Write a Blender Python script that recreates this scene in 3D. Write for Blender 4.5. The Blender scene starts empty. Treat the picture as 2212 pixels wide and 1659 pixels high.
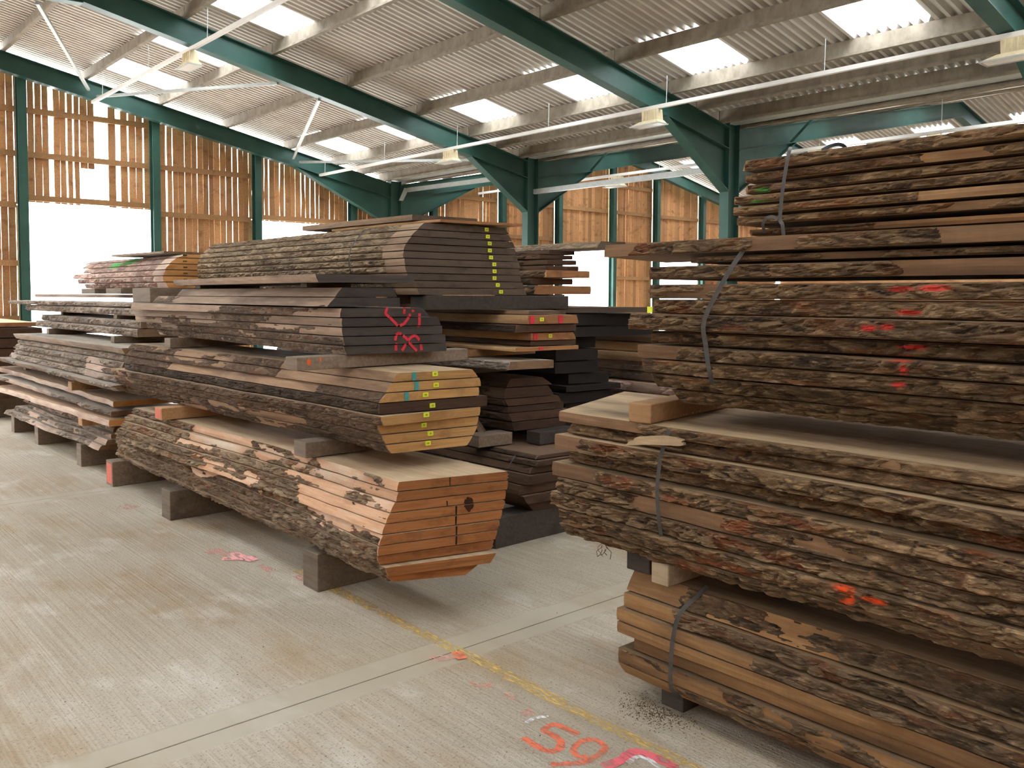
import bpy, math, random
import numpy as np
from mathutils import Matrix, Vector
random.seed(7); RNG = np.random.RandomState(7)
sc = bpy.context.scene
COL = sc.collection
PI = math.pi

# ------------------------------------------------------------------ camera, sky, exposure
CAMP = np.array([0.0, 0.0, 1.64]); FPX, CYP = 1889.8, 735.2
PIT, ROL, YAW = 0.05091, 0.00429, 0.7225
_f = np.array([math.sin(YAW)*math.cos(PIT), math.cos(YAW)*math.cos(PIT), -math.sin(PIT)])
_r = np.array([math.cos(YAW), -math.sin(YAW), 0.0]); _u = np.cross(_r, _f)
RT = _r*math.cos(ROL)+_u*math.sin(ROL); UP = -_r*math.sin(ROL)+_u*math.cos(ROL)
cd = bpy.data.cameras.new('camera'); cam = bpy.data.objects.new('camera', cd); COL.objects.link(cam)
cam.matrix_world = Matrix(((RT[0], UP[0], -_f[0], CAMP[0]), (RT[1], UP[1], -_f[1], CAMP[1]), (RT[2], UP[2], -_f[2], CAMP[2]), (0, 0, 0, 1)))
cd.sensor_width = 36; cd.lens = FPX/2212*36; cd.shift_y = (CYP-829.5)/2212; cd.clip_end = 300; cd.clip_start = .02
sc.camera = cam
w = bpy.data.worlds.new('sky'); sc.world = w; w.use_nodes = True
bg = w.node_tree.nodes['Background']; bg.inputs[0].default_value = (0.93, 0.97, 1.0, 1); bg.inputs[1].default_value = 9.0
sc.view_settings.view_transform = 'Standard'; sc.view_settings.look = 'None'; sc.view_settings.gamma = 1
sc.view_settings.use_curve_mapping = False; sc.view_settings.exposure = 0.73
cy = sc.cycles
cy.use_denoising = True; cy.max_bounces = 9; cy.diffuse_bounces = 7; cy.glossy_bounces = 2; cy.transmission_bounces = 4
cy.transparent_max_bounces = 8; cy.caustics_reflective = False; cy.caustics_refractive = False; cy.sample_clamp_indirect = 8

def at(u, v, x=None, y=None, z=None):
    """measured point: where the sight line through a spot of the photograph meets a plane of the barn"""
    d = RT*((u-1106)/FPX)+UP*((CYP-v)/FPX)+_f
    k, val = (0, x) if x is not None else (1, y) if y is not None else (2, z)
    return CAMP+d*((val-CAMP[k])/d[k])

# ------------------------------------------------------------------ helpers
def tag(o, label=None, cat=None, group=None, kind=None):
    if label: o['label'] = label
    if cat: o['category'] = cat
    if group: o['group'] = group
    if kind: o['kind'] = kind
    return o
def link(name, me, parent=None, loc=(0, 0, 0)):
    o = bpy.data.objects.new(name, me); COL.objects.link(o); o.location = loc
    if parent is not None: o.parent = parent
    return o
def mesh(name, v, f, mats, mi=None, attrs=None, smooth=False):
    me = bpy.data.meshes.new(name)
    me.from_pydata([tuple(map(float, p)) for p in v], [], [tuple(map(int, q)) for q in f])
    for m in (mats if isinstance(mats, (list, tuple)) else [mats]): me.materials.append(m)
    if mi is not None: me.polygons.foreach_set('material_index', np.asarray(mi, dtype=np.int32))
    if attrs:
        for k, a in attrs.items():
            t = me.attributes.new(k, 'FLOAT', 'POINT'); t.data.foreach_set('value', np.asarray(a, dtype=np.float32))
    if smooth: me.polygons.foreach_set('use_smooth', np.ones(len(me.polygons), dtype=bool))
    me.update(); return me
class MB:
    """collects boxes, prisms and tubes into one mesh"""
    def __init__(s): s.v = []; s.f = []
    def add(s, v, f):
        b = len(s.v); s.v += [tuple(p) for p in v]; s.f += [tuple(i+b for i in q) for q in f]; return s
    def box(s, a, b):
        x0, y0, z0 = a; x1, y1, z1 = b
        return s.add([(x0,y0,z0),(x1,y0,z0),(x1,y1,z0),(x0,y1,z0),(x0,y0,z1),(x1,y0,z1),(x1,y1,z1),(x0,y1,z1)],
                     [(0,3,2,1),(4,5,6,7),(0,1,5,4),(1,2,6,5),(2,3,7,6),(3,0,4,7)])
    def prism(s, poly, vec):
        n = len(poly); p = [np.array(q, float) for q in poly]; q = [a+np.array(vec, float) for a in p]
        return s.add(p+q, [tuple(range(n-1, -1, -1)), tuple(range(n, 2*n))]+[(i, (i+1) % n, n+(i+1) % n, n+i) for i in range(n)])
    def bar(s, a, b, wid, hgt, up=(0, 0, 1)):
        a = np.array(a, float); b = np.array(b, float); d = b-a; d /= np.linalg.norm(d)
        sd = np.cross(d, up); sd /= np.linalg.norm(sd); u = np.cross(sd, d)
        q = [sd*i*wid/2+u*j*hgt/2 for i, j in ((-1,-1),(1,-1),(1,1),(-1,1))]
        return s.prism([a+k for k in q], b-a)
    def tube(s, pts, r, n=8):
        pts = [np.array(p, float) for p in pts]; rings = []
        for i, p in enumerate(pts):
            d = pts[min(i+1, len(pts)-1)]-pts[max(i-1, 0)]; d /= np.linalg.norm(d)
            ref = np.array([0, 0, 1.]) if abs(d[2]) < .9 else np.array([1., 0, 0])
            a = np.cross(d, ref); a /= np.linalg.norm(a); b = np.cross(d, a)
            rings.append([p+r*(math.cos(2*PI*k/n)*a+math.sin(2*PI*k/n)*b) for k in range(n)])
        v = [q for R in rings for q in R]; f = []
        for i in range(len(pts)-1):
            for k in range(n): f.append((i*n+k, i*n+(k+1) % n, (i+1)*n+(k+1) % n, (i+1)*n+k))
        f += [tuple(range(n-1, -1, -1)), tuple((len(pts)-1)*n+k for k in range(n))]
        return s.add(v, f)
    def build(s, name, mat, parent=None, smooth=False):
        v = np.array(s.v); loc = np.zeros(3)
        if parent is None:
            loc = np.array([(v[:,0].min()+v[:,0].max())/2, (v[:,1].min()+v[:,1].max())/2, v[:,2].min()])
        elif parent.type == 'MESH' or parent.type == 'EMPTY': loc = np.array(parent.location) if parent.parent is None else np.array(parent.parent.location)+np.array(parent.location)
        me = mesh(name, v-loc, s.f, mat, smooth=smooth)
        return link(name, me, parent, tuple(loc) if parent is None else (0, 0, 0))

def _h(ix, iy, seed):
    n = (ix.astype(np.int64)*374761393+iy.astype(np.int64)*668265263+seed*974711) & 0x7fffffff
    n = ((n ^ (n >> 13))*1274126177) & 0x7fffffff
    return ((n ^ (n >> 16)) & 0xffff)/65535.0
def vn(x, y, seed=0):
    x = np.asarray(x, float); y = np.asarray(y, float)+np.zeros_like(x)
    ix = np.floor(x); iy = np.floor(y); fx = x-ix; fy = y-iy; fx = fx*fx*(3-2*fx); fy = fy*fy*(3-2*fy)
    a = _h(ix, iy, seed); b = _h(ix+1, iy, seed); c = _h(ix, iy+1, seed); d = _h(ix+1, iy+1, seed)
    return (a*(1-fx)+b*fx)*(1-fy)+(c*(1-fx)+d*fx)*fy
def fbm(x, y, seed=0, o=3):
    t = 0; a = .5; s = 0
    for i in range(o): t = t+a*vn(x*2**i, y*2**i, seed+i*17); s += a; a *= .5
    return t/s
def cells(x, y, seed):
    ix = np.floor(x); iy = np.floor(y); d1 = np.full(x.shape, 9.); d2 = np.full(x.shape, 9.); cid = np.zeros(x.shape)
    for i in (-1, 0, 1):
        for j in (-1, 0, 1):
            cx = ix+i; cyy = iy+j; px = cx+_h(cx, cyy, seed); py = cyy+_h(cx, cyy, seed+5)
            d = np.hypot(px-x, py-y); r = _h(cx, cyy, seed+9); n1 = d < d1
            d2 = np.where(n1, d1, np.minimum(d2, d)); cid = np.where(n1, r, cid); d1 = np.where(n1, d, d1)
    return d1, d2, cid

# ------------------------------------------------------------------ materials
def srgb(r, g, b):
    f = lambda c: (c/255/12.92) if c <= 10 else ((c/255+.055)/1.055)**2.4
    return (f(r), f(g), f(b), 1)
def mk(name, rough=.85):
    m = bpy.data.materials.new(name); m.use_nodes = True; nt = m.node_tree; b = nt.nodes['Principled BSDF']
    b.inputs['Roughness'].default_value = rough; b.inputs['Specular IOR Level'].default_value = .25
    return m, nt, b
def nd(nt, t, ins=None, **pr):
    n = nt.nodes.new('ShaderNode'+t)
    for k, v in pr.items(): setattr(n, k, v)
    for k, v in (ins or {}).items():
        if isinstance(v, bpy.types.NodeSocket): nt.links.new(v, n.inputs[k])
        else: n.inputs[k].default_value = v
    return n
def coords(nt, scale, rnd=True):
    tc = nd(nt, 'TexCoord').outputs['Object']
    if rnd:
        oi = nd(nt, 'ObjectInfo').outputs['Random']
        mul = nd(nt, 'Math', {0: oi, 1: 37.0}, operation='MULTIPLY').outputs[0]
        cb = nd(nt, 'CombineXYZ', {0: mul, 1: mul, 2: mul}).outputs[0]
        tc = nd(nt, 'VectorMath', {0: tc, 1: cb}, operation='ADD').outputs[0]
    return nd(nt, 'VectorMath', {0: tc, 1: scale}, operation='MULTIPLY').outputs[0]
def noise(nt, scale, s=1.0, det=4, rough=.6, rnd=True, dist=0):
    return nd(nt, 'TexNoise', {'Vector': coords(nt, scale, rnd), 'Scale': s, 'Detail': det, 'Roughness': rough, 'Distortion': dist}).outputs[0]
def ramp(nt, fac, a, b):
    n = nd(nt, 'MapRange', {0: fac, 1: a, 2: b}); return n.outputs[0]
def mixc(nt, fac, a, b, mode='MIX'):
    n = nd(nt, 'Mix', data_type='RGBA', blend_type=mode)
    for k, v in ((0, fac), (6, a), (7, b)):
        if isinstance(v, bpy.types.NodeSocket): nt.links.new(v, n.inputs[k])
        else: n.inputs[k].default_value = v
    return n.outputs[2]
def vary(nt, col, amt=.25, sat=.1):
    oi = nd(nt, 'ObjectInfo').outputs['Random']
    v = nd(nt, 'MapRange', {0: oi, 3: 1-amt, 4: 1+amt}).outputs[0]
    return nd(nt, 'HueSaturation', {'Color': col, 'Value': v}).outputs[0]
def bump(nt, b, h, strength, dist=.01):
    n = nd(nt, 'Bump', {'Height': h, 'Strength': strength, 'Distance': dist}); nt.links.new(n.outputs[0], b.inputs['Normal'])
def wood(name, a, b, c, stain=.5, saw=.25, amt=.2):
    """sawn faces: long grain along the board, saw marks across it, blotches of c"""
    m, nt, bs = mk(name)
    g = noise(nt, (22, 1.3, 22), 2.2, 6, .65); br = noise(nt, (3.5, .9, 5), 1.3, 4, .6); s = noise(nt, (1.5, 70, 1.5), 1, 2)
    col = mixc(nt, ramp(nt, g, .33, .68), a, b)
    col = mixc(nt, ramp(nt, br, stain, stain+.22), col, c)
    col = mixc(nt, .25, col, mixc(nt, s, (.55, .55, .55, 1), (1.25, 1.25, 1.25, 1)), 'MULTIPLY')
    nt.links.new(vary(nt, col, amt), bs.inputs[0])
    h = nd(nt, 'Math', {0: g, 1: s}, operation='ADD').outputs[0]
    bump(nt, bs, h, .5, .004); return m
def tones(m, amt):
    nt = m.node_tree; b = nt.nodes['Principled BSDF']; l = b.inputs[0].links[0].from_socket
    a = nd(nt, 'Attribute', attribute_name='tone').outputs['Fac']; v = nd(nt, 'MapRange', {0: a, 3: 1-amt, 4: 1+amt}).outputs[0]
    nt.links.new(nd(nt, 'HueSaturation', {'Color': l, 'Value': v}).outputs[0], b.inputs[0])
def endgrain(name, a, b, c, amt=.18, cut=.35):
    """sawn end grain: growth rings, slanting saw strokes, darker blotches"""
    m, nt, bs = mk(name)
    v = coords(nt, (1, .2, 1)); rot = nd(nt, 'Mapping', {0: v, 2: (0, .55, 0), 3: (5, 1, 90)}).outputs[0]
    st = nd(nt, 'TexNoise', {'Vector': rot, 'Scale': 1, 'Detail': 3, 'Roughness': .7}).outputs[0]
    rg = nd(nt, 'TexWave', {'Vector': nd(nt, 'Mapping', {0: v, 3: (3, 1, 9)}).outputs[0], 'Scale': 5.5, 'Distortion': 3, 'Detail': 2}, wave_type='RINGS', rings_direction='Y').outputs[1]
    br = noise(nt, (6, 1, 9), 1.2, 4)
    col = mixc(nt, ramp(nt, st, .35, .72), a, b)
    col = mixc(nt, nd(nt, 'Math', {0: rg, 1: cut}, operation='MULTIPLY').outputs[0], col, c)
    col = mixc(nt, ramp(nt, br, .52, .75), col, c)
    nt.links.new(vary(nt, col, amt), bs.inputs[0]); bump(nt, bs, st, .3, .003); return m
def barkm(name, base, plate, flake, fib, paint=(.8, .05, .04, 1)):
    """bark: tone of each plate, reddish inner flakes, fine fibre, spray paint where the surface carries it"""
    m, nt, bs = mk(name, .95); bs.inputs['Specular IOR Level'].default_value = .12
    cell = nd(nt, 'Attribute', attribute_name='cell').outputs['Fac']; pt = nd(nt, 'Attribute', attribute_name='paint').outputs['Fac']
    fine = noise(nt, (45, 13, 75), 1.4, 5, .72); mid = noise(nt, (6, 2.4, 10), 1.5, 4, .6); lo = noise(nt, (2, 1.1, 2), 1.6, 3)
    col = mixc(nt, ramp(nt, nd(nt, 'Math', {0: cell, 1: fine}, operation='ADD').outputs[0], .55, 1.35), base, plate)
    col = mixc(nt, nd(nt, 'Math', {0: ramp(nt, mid, .54, .68), 1: .8}, operation='MULTIPLY').outputs[0], col, flake)
    col = mixc(nt, nd(nt, 'Math', {0: ramp(nt, fine, .54, .72), 1: .8}, operation='MULTIPLY').outputs[0], col, fib)
    col = mixc(nt, .55, col, mixc(nt, ramp(nt, lo, .3, .7), (.40, .385, .375, 1), (1.42, 1.37, 1.3, 1)), 'MULTIPLY')
    ptn = nd(nt, 'Math', {0: pt, 1: ramp(nt, fine, .36, .5)}, operation='MULTIPLY').outputs[0]
    col = mixc(nt, ptn, col, paint)
    nt.links.new(vary(nt, col, .15), bs.inputs[0])
    bump(nt, bs, nd(nt, 'Math', {0: fine, 1: mid}, operation='ADD').outputs[0], .9, .012); return m
def plain(name, col, rough=.6, metal=0, var=.12, sc_=(6, 6, 6), col2=None, bmp=0):
    m, nt, bs = mk(name, rough); bs.inputs['Metallic'].default_value = metal
    n = noise(nt, sc_, 1.5, 5)
    c2 = col2 or tuple(x*(1-var*2) for x in col[:3])+(1,)
    nt.links.new(mixc(nt, ramp(nt, n, .35, .7), col, c2), bs.inputs[0])
    if bmp: bump(nt, bs, n, bmp, .004)
    return m

M = {}
M['green'] = plain('green_paint', srgb(56, 94, 84), .42, 0, .1, (1.2, 1.2, 1.2), srgb(44, 76, 70))
M['purlin'] = plain('weathered_purlin', srgb(152, 142, 127), .75, 0, .1, (2, 5, 3), srgb(120, 110, 96))
M['sheet'] = plain('roof_sheet', srgb(212, 208, 201), .8, 0, .06, (.8, .8, .8), srgb(194, 188, 180))
M['galv'] = plain('galvanised_steel', srgb(184, 188, 186), .45, .2, .08, (8, 8, 8))
M['tray'] = plain('white_trunking', srgb(228, 226, 222), .5, 0, .04)
M['cream'] = plain('cream_lamp_housing', srgb(226, 212, 176), .55, 0, .1, (9, 9, 9))
M['lens'] = plain('lamp_glass', srgb(240, 238, 232), .2, 0, .03)
M['dark'] = plain('dark_cable', srgb(38, 38, 40), .6)
M['strap'] = plain('steel_band', srgb(92, 90, 88), .5, .4, .12, (20, 20, 20))
M['tag'] = plain('yellow_tag', srgb(216, 226, 60), .6, 0, .05)
M['ink'] = plain('black_ink', srgb(74, 78, 40), .8)
M['knot'] = plain('knot', srgb(70, 42, 26), .9, 0, .3, (30, 30, 30))
M['crack'] = plain('end_split_dark', srgb(38, 24, 17), .95)
M['grey_timber'] = wood('weathered_bearer', srgb(128, 112, 96), srgb(104, 90, 76), srgb(84, 70, 58), .55)
M['dark_shaded_timber'] = wood('shade_darkened_bearer', srgb(74, 66, 59), srgb(60, 53, 48), srgb(48, 42, 38), .55)  # bearer wood darkened so its colour carries the shade deep in the rear rows
M['tan_timber'] = wood('fresh_bearer', srgb(178, 140, 100), srgb(156, 116, 80), srgb(120, 84, 58), .6)
M['pale_timber'] = wood('pale_block', srgb(184, 166, 140), srgb(160, 142, 116), srgb(130, 110, 88), .6)
M['clad'] = wood('wall_cladding', srgb(200, 154, 110), srgb(166, 118, 78), srgb(136, 92, 60), .55, amt=.0)

tones(M['clad'], .28)
M['shed'] = wood('side_cladding', srgb(186, 146, 106), srgb(160, 118, 82), srgb(134, 94, 64))
def floor_mat():
    m, nt, bs = mk('brushed_concrete', .9)
    tc = nd(nt, 'TexCoord').outputs['Object']; sp = nd(nt, 'SeparateXYZ', {0: tc})
    ln = noise(nt, (75, .55, 1), 1, 3, .6, False); spk = noise(nt, (85, 85, 1), 1, 3, .7, False)
    big = noise(nt, (.8, .45, 1), 1.1, 5, .6, False); big2 = noise(nt, (1.5, .7, 1), 1.3, 5, .65, False); w2 = noise(nt, (1.1, .6, 1), 2.1, 4, .6, False)
    col = mixc(nt, ramp(nt, big, .35, .65), srgb(182, 173, 157), srgb(164, 152, 132))
    col = mixc(nt, nd(nt, 'Math', {0: ramp(nt, big2, .52, .74), 1: .8}, operation='MULTIPLY').outputs[0], col, srgb(156, 128, 94))
    col = mixc(nt, nd(nt, 'Math', {0: ramp(nt, w2, .56, .74), 1: .55}, operation='MULTIPLY').outputs[0], col, srgb(218, 214, 208))
    # trowelled bands along the slab joints
    band = None
    for y in (-1.43, 3.14, 7.66, 12.2):
        d = nd(nt, 'Math', {0: nd(nt, 'Math', {0: sp.outputs[1], 1: y+.02}, operation='SUBTRACT').outputs[0]}, operation='ABSOLUTE').outputs[0]
        b = ramp(nt, d, .135, .12); band = b if band is None else nd(nt, 'Math', {0: band, 1: b}, operation='MAXIMUM').outputs[0]
    nb = nd(nt, 'Math', {0: 1.0, 1: band}, operation='SUBTRACT').outputs[0]
    lf = nd(nt, 'Math', {0: nb, 1: .55}, operation='MULTIPLY').outputs[0]
    col = mixc(nt, lf, col, mixc(nt, ramp(nt, ln, .36, .64), (.80, .78, .75, 1), (1.14, 1.14, 1.14, 1)), 'MULTIPLY')
    col = mixc(nt, nd(nt, 'Math', {0: ramp(nt, spk, .56, .68), 1: nb}, operation='MULTIPLY').outputs[0], col, srgb(128, 114, 94))
    col = mixc(nt, nd(nt, 'Math', {0: band, 1: .4}, operation='MULTIPLY').outputs[0], col, srgb(164, 156, 138))
    nt.links.new(col, bs.inputs[0])
    h = nd(nt, 'Math', {0: nd(nt, 'Math', {0: ln, 1: spk}, operation='ADD').outputs[0], 1: nb}, operation='MULTIPLY').outputs[0]
    bump(nt, bs, h, .7, .008); return m
M['floor'] = floor_mat()
def worn_paint(name, col, keep=.5):
    m, nt, bs = mk(name, .8); bs.inputs[0].default_value = col
    n = noise(nt, (75, 14, 40), 1, 4, .7, False); n2 = noise(nt, (14, 9, 14), 1, 3, .6, False)
    k = nd(nt, 'Math', {0: ramp(nt, n, 1-keep-.12, 1-keep+.1), 1: ramp(nt, n2, .28, .5)}, operation='MULTIPLY').outputs[0]
    nt.links.new(k, bs.inputs['Alpha']); return m
M['yellow_line'] = worn_paint('worn_yellow_paint', srgb(208, 176, 106), .5)
M['red_spray'] = worn_paint('worn_red_spray', srgb(228, 122, 92), .6)
M['pink_spray'] = worn_paint('worn_pink_spray', srgb(232, 112, 122), .62)
M['faint_spray'] = worn_paint('faint_pink_spray', srgb(230, 164, 150), .46)
M['faint_pink'] = worn_paint('faint_pink_chalk', srgb(238, 172, 170), .6)
M['white_spray'] = worn_paint('worn_white_spray', srgb(236, 236, 236), .5)
M['red_mark'] = plain('red_crayon', srgb(214, 52, 66), .7, 0, .15, (30, 30, 30))
M['blue_mark'] = plain('blue_crayon', srgb(70, 150, 150), .7, 0, .15, (30, 30, 30))
M['orange_mark'] = plain('orange_spray', srgb(214, 106, 84), .8, 0, .1, (30, 30, 30), srgb(190, 96, 80))
M['orange_spot'] = plain('orange_spray_spot', srgb(232, 100, 44), .7)
M['debris'] = plain('bark_crumbs', srgb(112, 88, 66), .95, 0, .3, (30, 30, 30))
M['fibre'] = plain('bark_fibre', srgb(84, 60, 44), .95, 0, .3, (20, 20, 20))

# ------------------------------------------------------------------ the barn
YA, YB, YC, YD = 17.06, 12.42, 7.92, 3.35      # portal frames, far to near
XV, XR, XL, XR2, XE2 = 11.4, 3.1, -5.2, 19.7, 28.0    # valley columns, first ridge, far eave, second ridge, its eave
def ztop(x):   # top of the rafters
    if x <= XV: d = abs(x-XR)
    else: d = abs(x-XR2)
    return 5.82-.199*d
# floor: slabs with open joints
mb = MB(); js = [-6, -1.43, 3.14, 7.66, 12.2, 17.4]
for a, b in zip(js[:-1], js[1:]): mb.box((XL-.3, a+.004, -.2), (XE2, b-.004, 0))
mb.box((XL-.3, -6, -.25), (XE2, 17.4, -.014))
fl = mb.build('floor', M['floor']); fl.location = (0, 0, 0)
for v in fl.data.vertices: pass
_o = np.array([(XL-.3+XE2)/2, (js[0]+js[-1])/2, -.25])
co = np.empty(len(fl.data.vertices)*3); fl.data.vertices.foreach_get('co', co); fl.data.vertices.foreach_set('co', (co.reshape(-1, 3)+_o).ravel()); fl.data.update()
tag(fl, kind='structure')
gr = MB().box((-60, 17.45, -.3), (80, 120, -.05)).build('ground', plain('yard_concrete', srgb(236, 234, 230), .9, 0, .03)); tag(gr, kind='structure')  # unseen yard, its colour whitened to bounce daylight up onto the roof
gr2 = MB().box((-60, -40, -.3), (XL-.35, 17.44, -.05)).build('ground', M['floor']); tag(gr2, kind='structure')

# roof sheets: trapezoidal corrugation along y, sheets of each slope; rooflights are windows
PITCH = .122; HH = .06
def sheet_rows(y0, y1):
    ys, zs = [], []; n = int(round((y1-y0)/PITCH))
    for i in range(n):
        y = y0+i*PITCH
        for fr, z in ((0, 0), (.34, 0), (.5, HH), (.84, HH)): ys.append(y+fr*PITCH); zs.append(z)
    ys.append(y1); zs.append(0); return np.array(ys), np.array(zs)
def slope_sheets(xb, lights_x, lights_y, name, idx):
    ys, zs = sheet_rows(-5.8, 17.5); nx = len(xb)
    V = [(x, y, ztop(x)+.205+z) for x in xb for y, z in zip(ys, zs)]
    n = len(ys); F = []; W = {}
    for i in range(nx-1):
        lit = any(abs(xb[i]-a) < .02 for a in lights_x)
        for j in range(n-1):
            ym = (ys[j]+ys[j+1])/2; q = (i*n+j, i*n+j+1, (i+1)*n+j+1, (i+1)*n+j)
            k = next((t for t, (a, b) in enumerate(lights_y) if a <= ym <= b), None) if lit else None
            if k is None: F.append(q)
            else: W.setdefault((i, k), []).append(q)
    o = link(name, mesh(name, V, F, M['sheet'])); tag(o, kind='structure')
    for q in W.values():
        ids = sorted({i for f in q for i in f}); mp = {a: b for b, a in enumerate(ids)}
        wo = link('window_%d' % (len(WIN)+1), mesh('rooflight', [V[i] for i in ids], [tuple(mp[i] for i in f) for f in q], M['rooflight'])); tag(wo, kind='structure'); WIN.append(wo)
WIN = []
m, nt, bs = mk('translucent_rooflight', .5)
out = nt.nodes['Material Output']; tr = nd(nt, 'BsdfTransparent', {0: (.85, .87, .88, 1)}); tl = nd(nt, 'BsdfTranslucent', {0: (.85, .86, .86, 1)})
mx = nd(nt, 'MixShader', {0: .45, 1: tr.outputs[0], 2: tl.outputs[0]}); nt.links.new(mx.outputs[0], out.inputs[0]); M['rooflight'] = m
LY = []
for yf in (YA, YB, YC, YD, -1.2):
    LY += [(yf-.46-.86, yf-.46), (yf-.46-3.15, yf-.46-2.29)]
SL = lambda xs: sorted(xs)
slope_sheets([3.1, 4.8, 6.12, 8.77, 9.9, 11.28], [4.8, 8.77], LY, 'ceiling', 0)
slope_sheets([-5.5, -3.7, -2.57, .08, 1.4, 3.1], [-3.7, .08], LY, 'ceiling', 1)
slope_sheets([11.52, 12.9, 14.03, 16.68, 18.0, 19.7], [12.9, 16.68], LY, 'ceiling', 2)
slope_sheets([19.7, 21.4, 22.72, 25.37, 26.5, 28.3], [21.4, 25.37], LY, 'ceiling', 3)
# valley gutter between the spans
g = MB()
for y0, y1 in ((-5.8, 17.45),):
    g.box((11.2, y0, 4.27), (11.6, y1, 4.285)); g.box((11.19, y0, 4.285), (11.205, y1, 4.44)); g.box((11.595, y0, 4.285), (11.61, y1, 4.44))
tag(g.build('valley_gutter', M['galv']), 'grey sheet steel gutter along the valley above the row of green columns', 'gutter')

# steel frame
def ibeam(a, b, dep, fw, top_z=True, tf=.016):
    """steel I section from a to b (their top edge), web in the frame's plane (xz)"""
    g = MB(); (x0, y, z0), (x1, _, z1) = a, b
    def sl(o0, o1, wy): g.prism([(x0, y-wy/2, z0-o1), (x1, y-wy/2, z1-o1), (x1, y-wy/2, z1-o0), (x0, y-wy/2, z0-o0)], (0, wy, 0))
    sl(0, tf, fw); sl(tf, dep-tf, .012); sl(dep-tf, dep, fw); return g
ORD = {YA: 'the gable wall', YB: 'the middle bay', YC: 'the near bay', YD: 'the top right corner'}
def rafter(x0, x1, y, label, haunch=None, apex=None):
    r = ibeam((x0, y, ztop(x0)), (x1, y, ztop(x1)), .33, .17).build('rafter', M['green'])
    tag(r, label, 'roof beam', 'green steel rafters')
    if haunch:
        xa, xb = haunch; g = MB()
        zb = ztop(xb)-.33-.62; za = ztop(xa)-.33
        g.prism([(xa, y-.006, za), (xb, y-.006, zb), (xb, y-.006, ztop(xb)-.33)], (0, .012, 0))
        g.prism([(xa, y-.085, za-.016), (xb, y-.085, zb-.016), (xb, y-.085, zb), (xa, y-.085, za)], (0, .17, 0))
        h = g.build('haunch', M['green'], r)
    if apex:
        g = MB(); xa = apex; zt = ztop(xa)-.33
        g.prism([(xa, y-.085, zt-.016), (XR, y-.085, zt-.03), (XR, y-.085, zt-.014), (xa, y-.085, zt)], (0, .17, 0))
        g.prism([(xa, y-.006, zt), (XR, y-.006, zt-.014), (XR, y-.006, ztop(XR)-.32)], (0, .012, 0))
        g.build('apex_haunch', M['green'], r)
    return r
VX0, VX1 = XV-.14, XV+.14
rafter(XR, VX0, YA, 'green steel rafter sloping along the top of the slatted gable wall', (8.9, VX0))
rafter(XR, VX0, YB, 'green steel rafter sloping down to the middle of the three columns', (9.9, VX0), 3.45)
rafter(XR, VX0, YC, 'green steel rafter sloping down to the column beside the tall right stack', (9.8, VX0))
rafter(XR, VX0, YD, 'green steel rafter cutting the top right corner of the view', (9.8, VX0))
rafter(XR, XL, YA, 'green rafter falling away from the ridge above the gable wall at far left')
rafter(XR, XL, YB, 'green rafter falling away beyond the ridge, top left corner', None, 2.75)
rafter(VX1, XR2, YA, 'green rafter climbing away behind the farthest column, against the gable boards', (VX1+2.2, VX1))
rafter(VX1, XR2, YB, 'green rafter climbing to the right from the middle column', (VX1+1.5, VX1))
rafter(VX1, XR2, YC, 'green rafter climbing to the right above the tall right stack', (VX1+1.6, VX1))
rafter(XR2, XE2, YA, 'distant green rafter descending across the far end of the gable boards')
rafter(XR2, XE2, YC, 'green rafter falling beyond the far ridge over the tall right stack')
rafter(XR2, XE2, YB, 'green rafter falling beyond the far ridge, middle frame')
def column(x, y, z1, dep, fw, label):
    g = MB(); tf = .014
    g.box((x-dep/2, y-fw/2, 0), (x-dep/2+tf, y+fw/2, z1)); g.box((x+dep/2-tf, y-fw/2, 0), (x+dep/2, y+fw/2, z1)); g.box((x-dep/2+tf, y-.006, 0), (x+dep/2-tf, y+.006, z1))
    c = g.build('steel_column', M['green']); tag(c, label, 'column', 'green valley columns')
    MB().box((x-dep/2-.05, y-fw/2-.03, 0), (x+dep/2+.05, y+fw/2+.03, .02)).build('base_plate', M['green'], c)
    return c
column(XV, YA, 4.26, .28, .16, 'green steel column at the gable wall, farthest of the three')
column(XV, YB, 4.26, .28, .16, 'green steel column behind the boards, middle of the three')
column(XV, YC, 4.26, .28, .16, 'green steel column next to the tall right stack, nearest of the three')

# purlins: one per bay and line
def zsec(x, y0, y1, zb, lean, parent=None):
    g = MB(); h = .2
    g.box((x-.006, y0, zb), (x+.006, y1, zb+h)); g.box((x-.06, y0, zb), (x-.006, y1, zb+.012)); g.box((x+.006, y0, zb+h-.012), (x+.06, y1, zb+h)); g.box((x-.06, y0, zb+.012), (x-.052, y1, zb+.03))
    return g
PX = [2.7, 3.5, 4.8, 6.12, 7.42, 8.77, 9.9, 10.55, 11.12]
pw = ['ninth', 'eighth', 'seventh', 'sixth', 'fifth', 'fourth', 'third', 'second', 'first']
BAYS = [(YB, YA+.25, 'the gable wall bay'), (YC, YB, 'the middle bay'), (YD, YC, 'the nearest bay'), (-1.2, YD, 'the bay overhead')]
for bi, (y0, y1, bn) in enumerate(BAYS):
    for x, n in zip(PX, pw):
        if (bi == 1 and x < 3) or (bi == 2 and x < 6) or (bi == 3 and x < 8.6): continue
        p = zsec(x, y0+.006, y1-.006, ztop(x)+.002, 0).build('purlin', M['purlin'])
        tag(p, 'weathered roof purlin, %s up from the valley gutter in %s' % (n, bn), 'purlin', 'roof purlins')
        c = MB().box((x+.008, y0+.02, ztop(x)+.012), (x+.02, y0+.1, ztop(x)+.18)).build('cleat', M['galv'], p)
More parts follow.
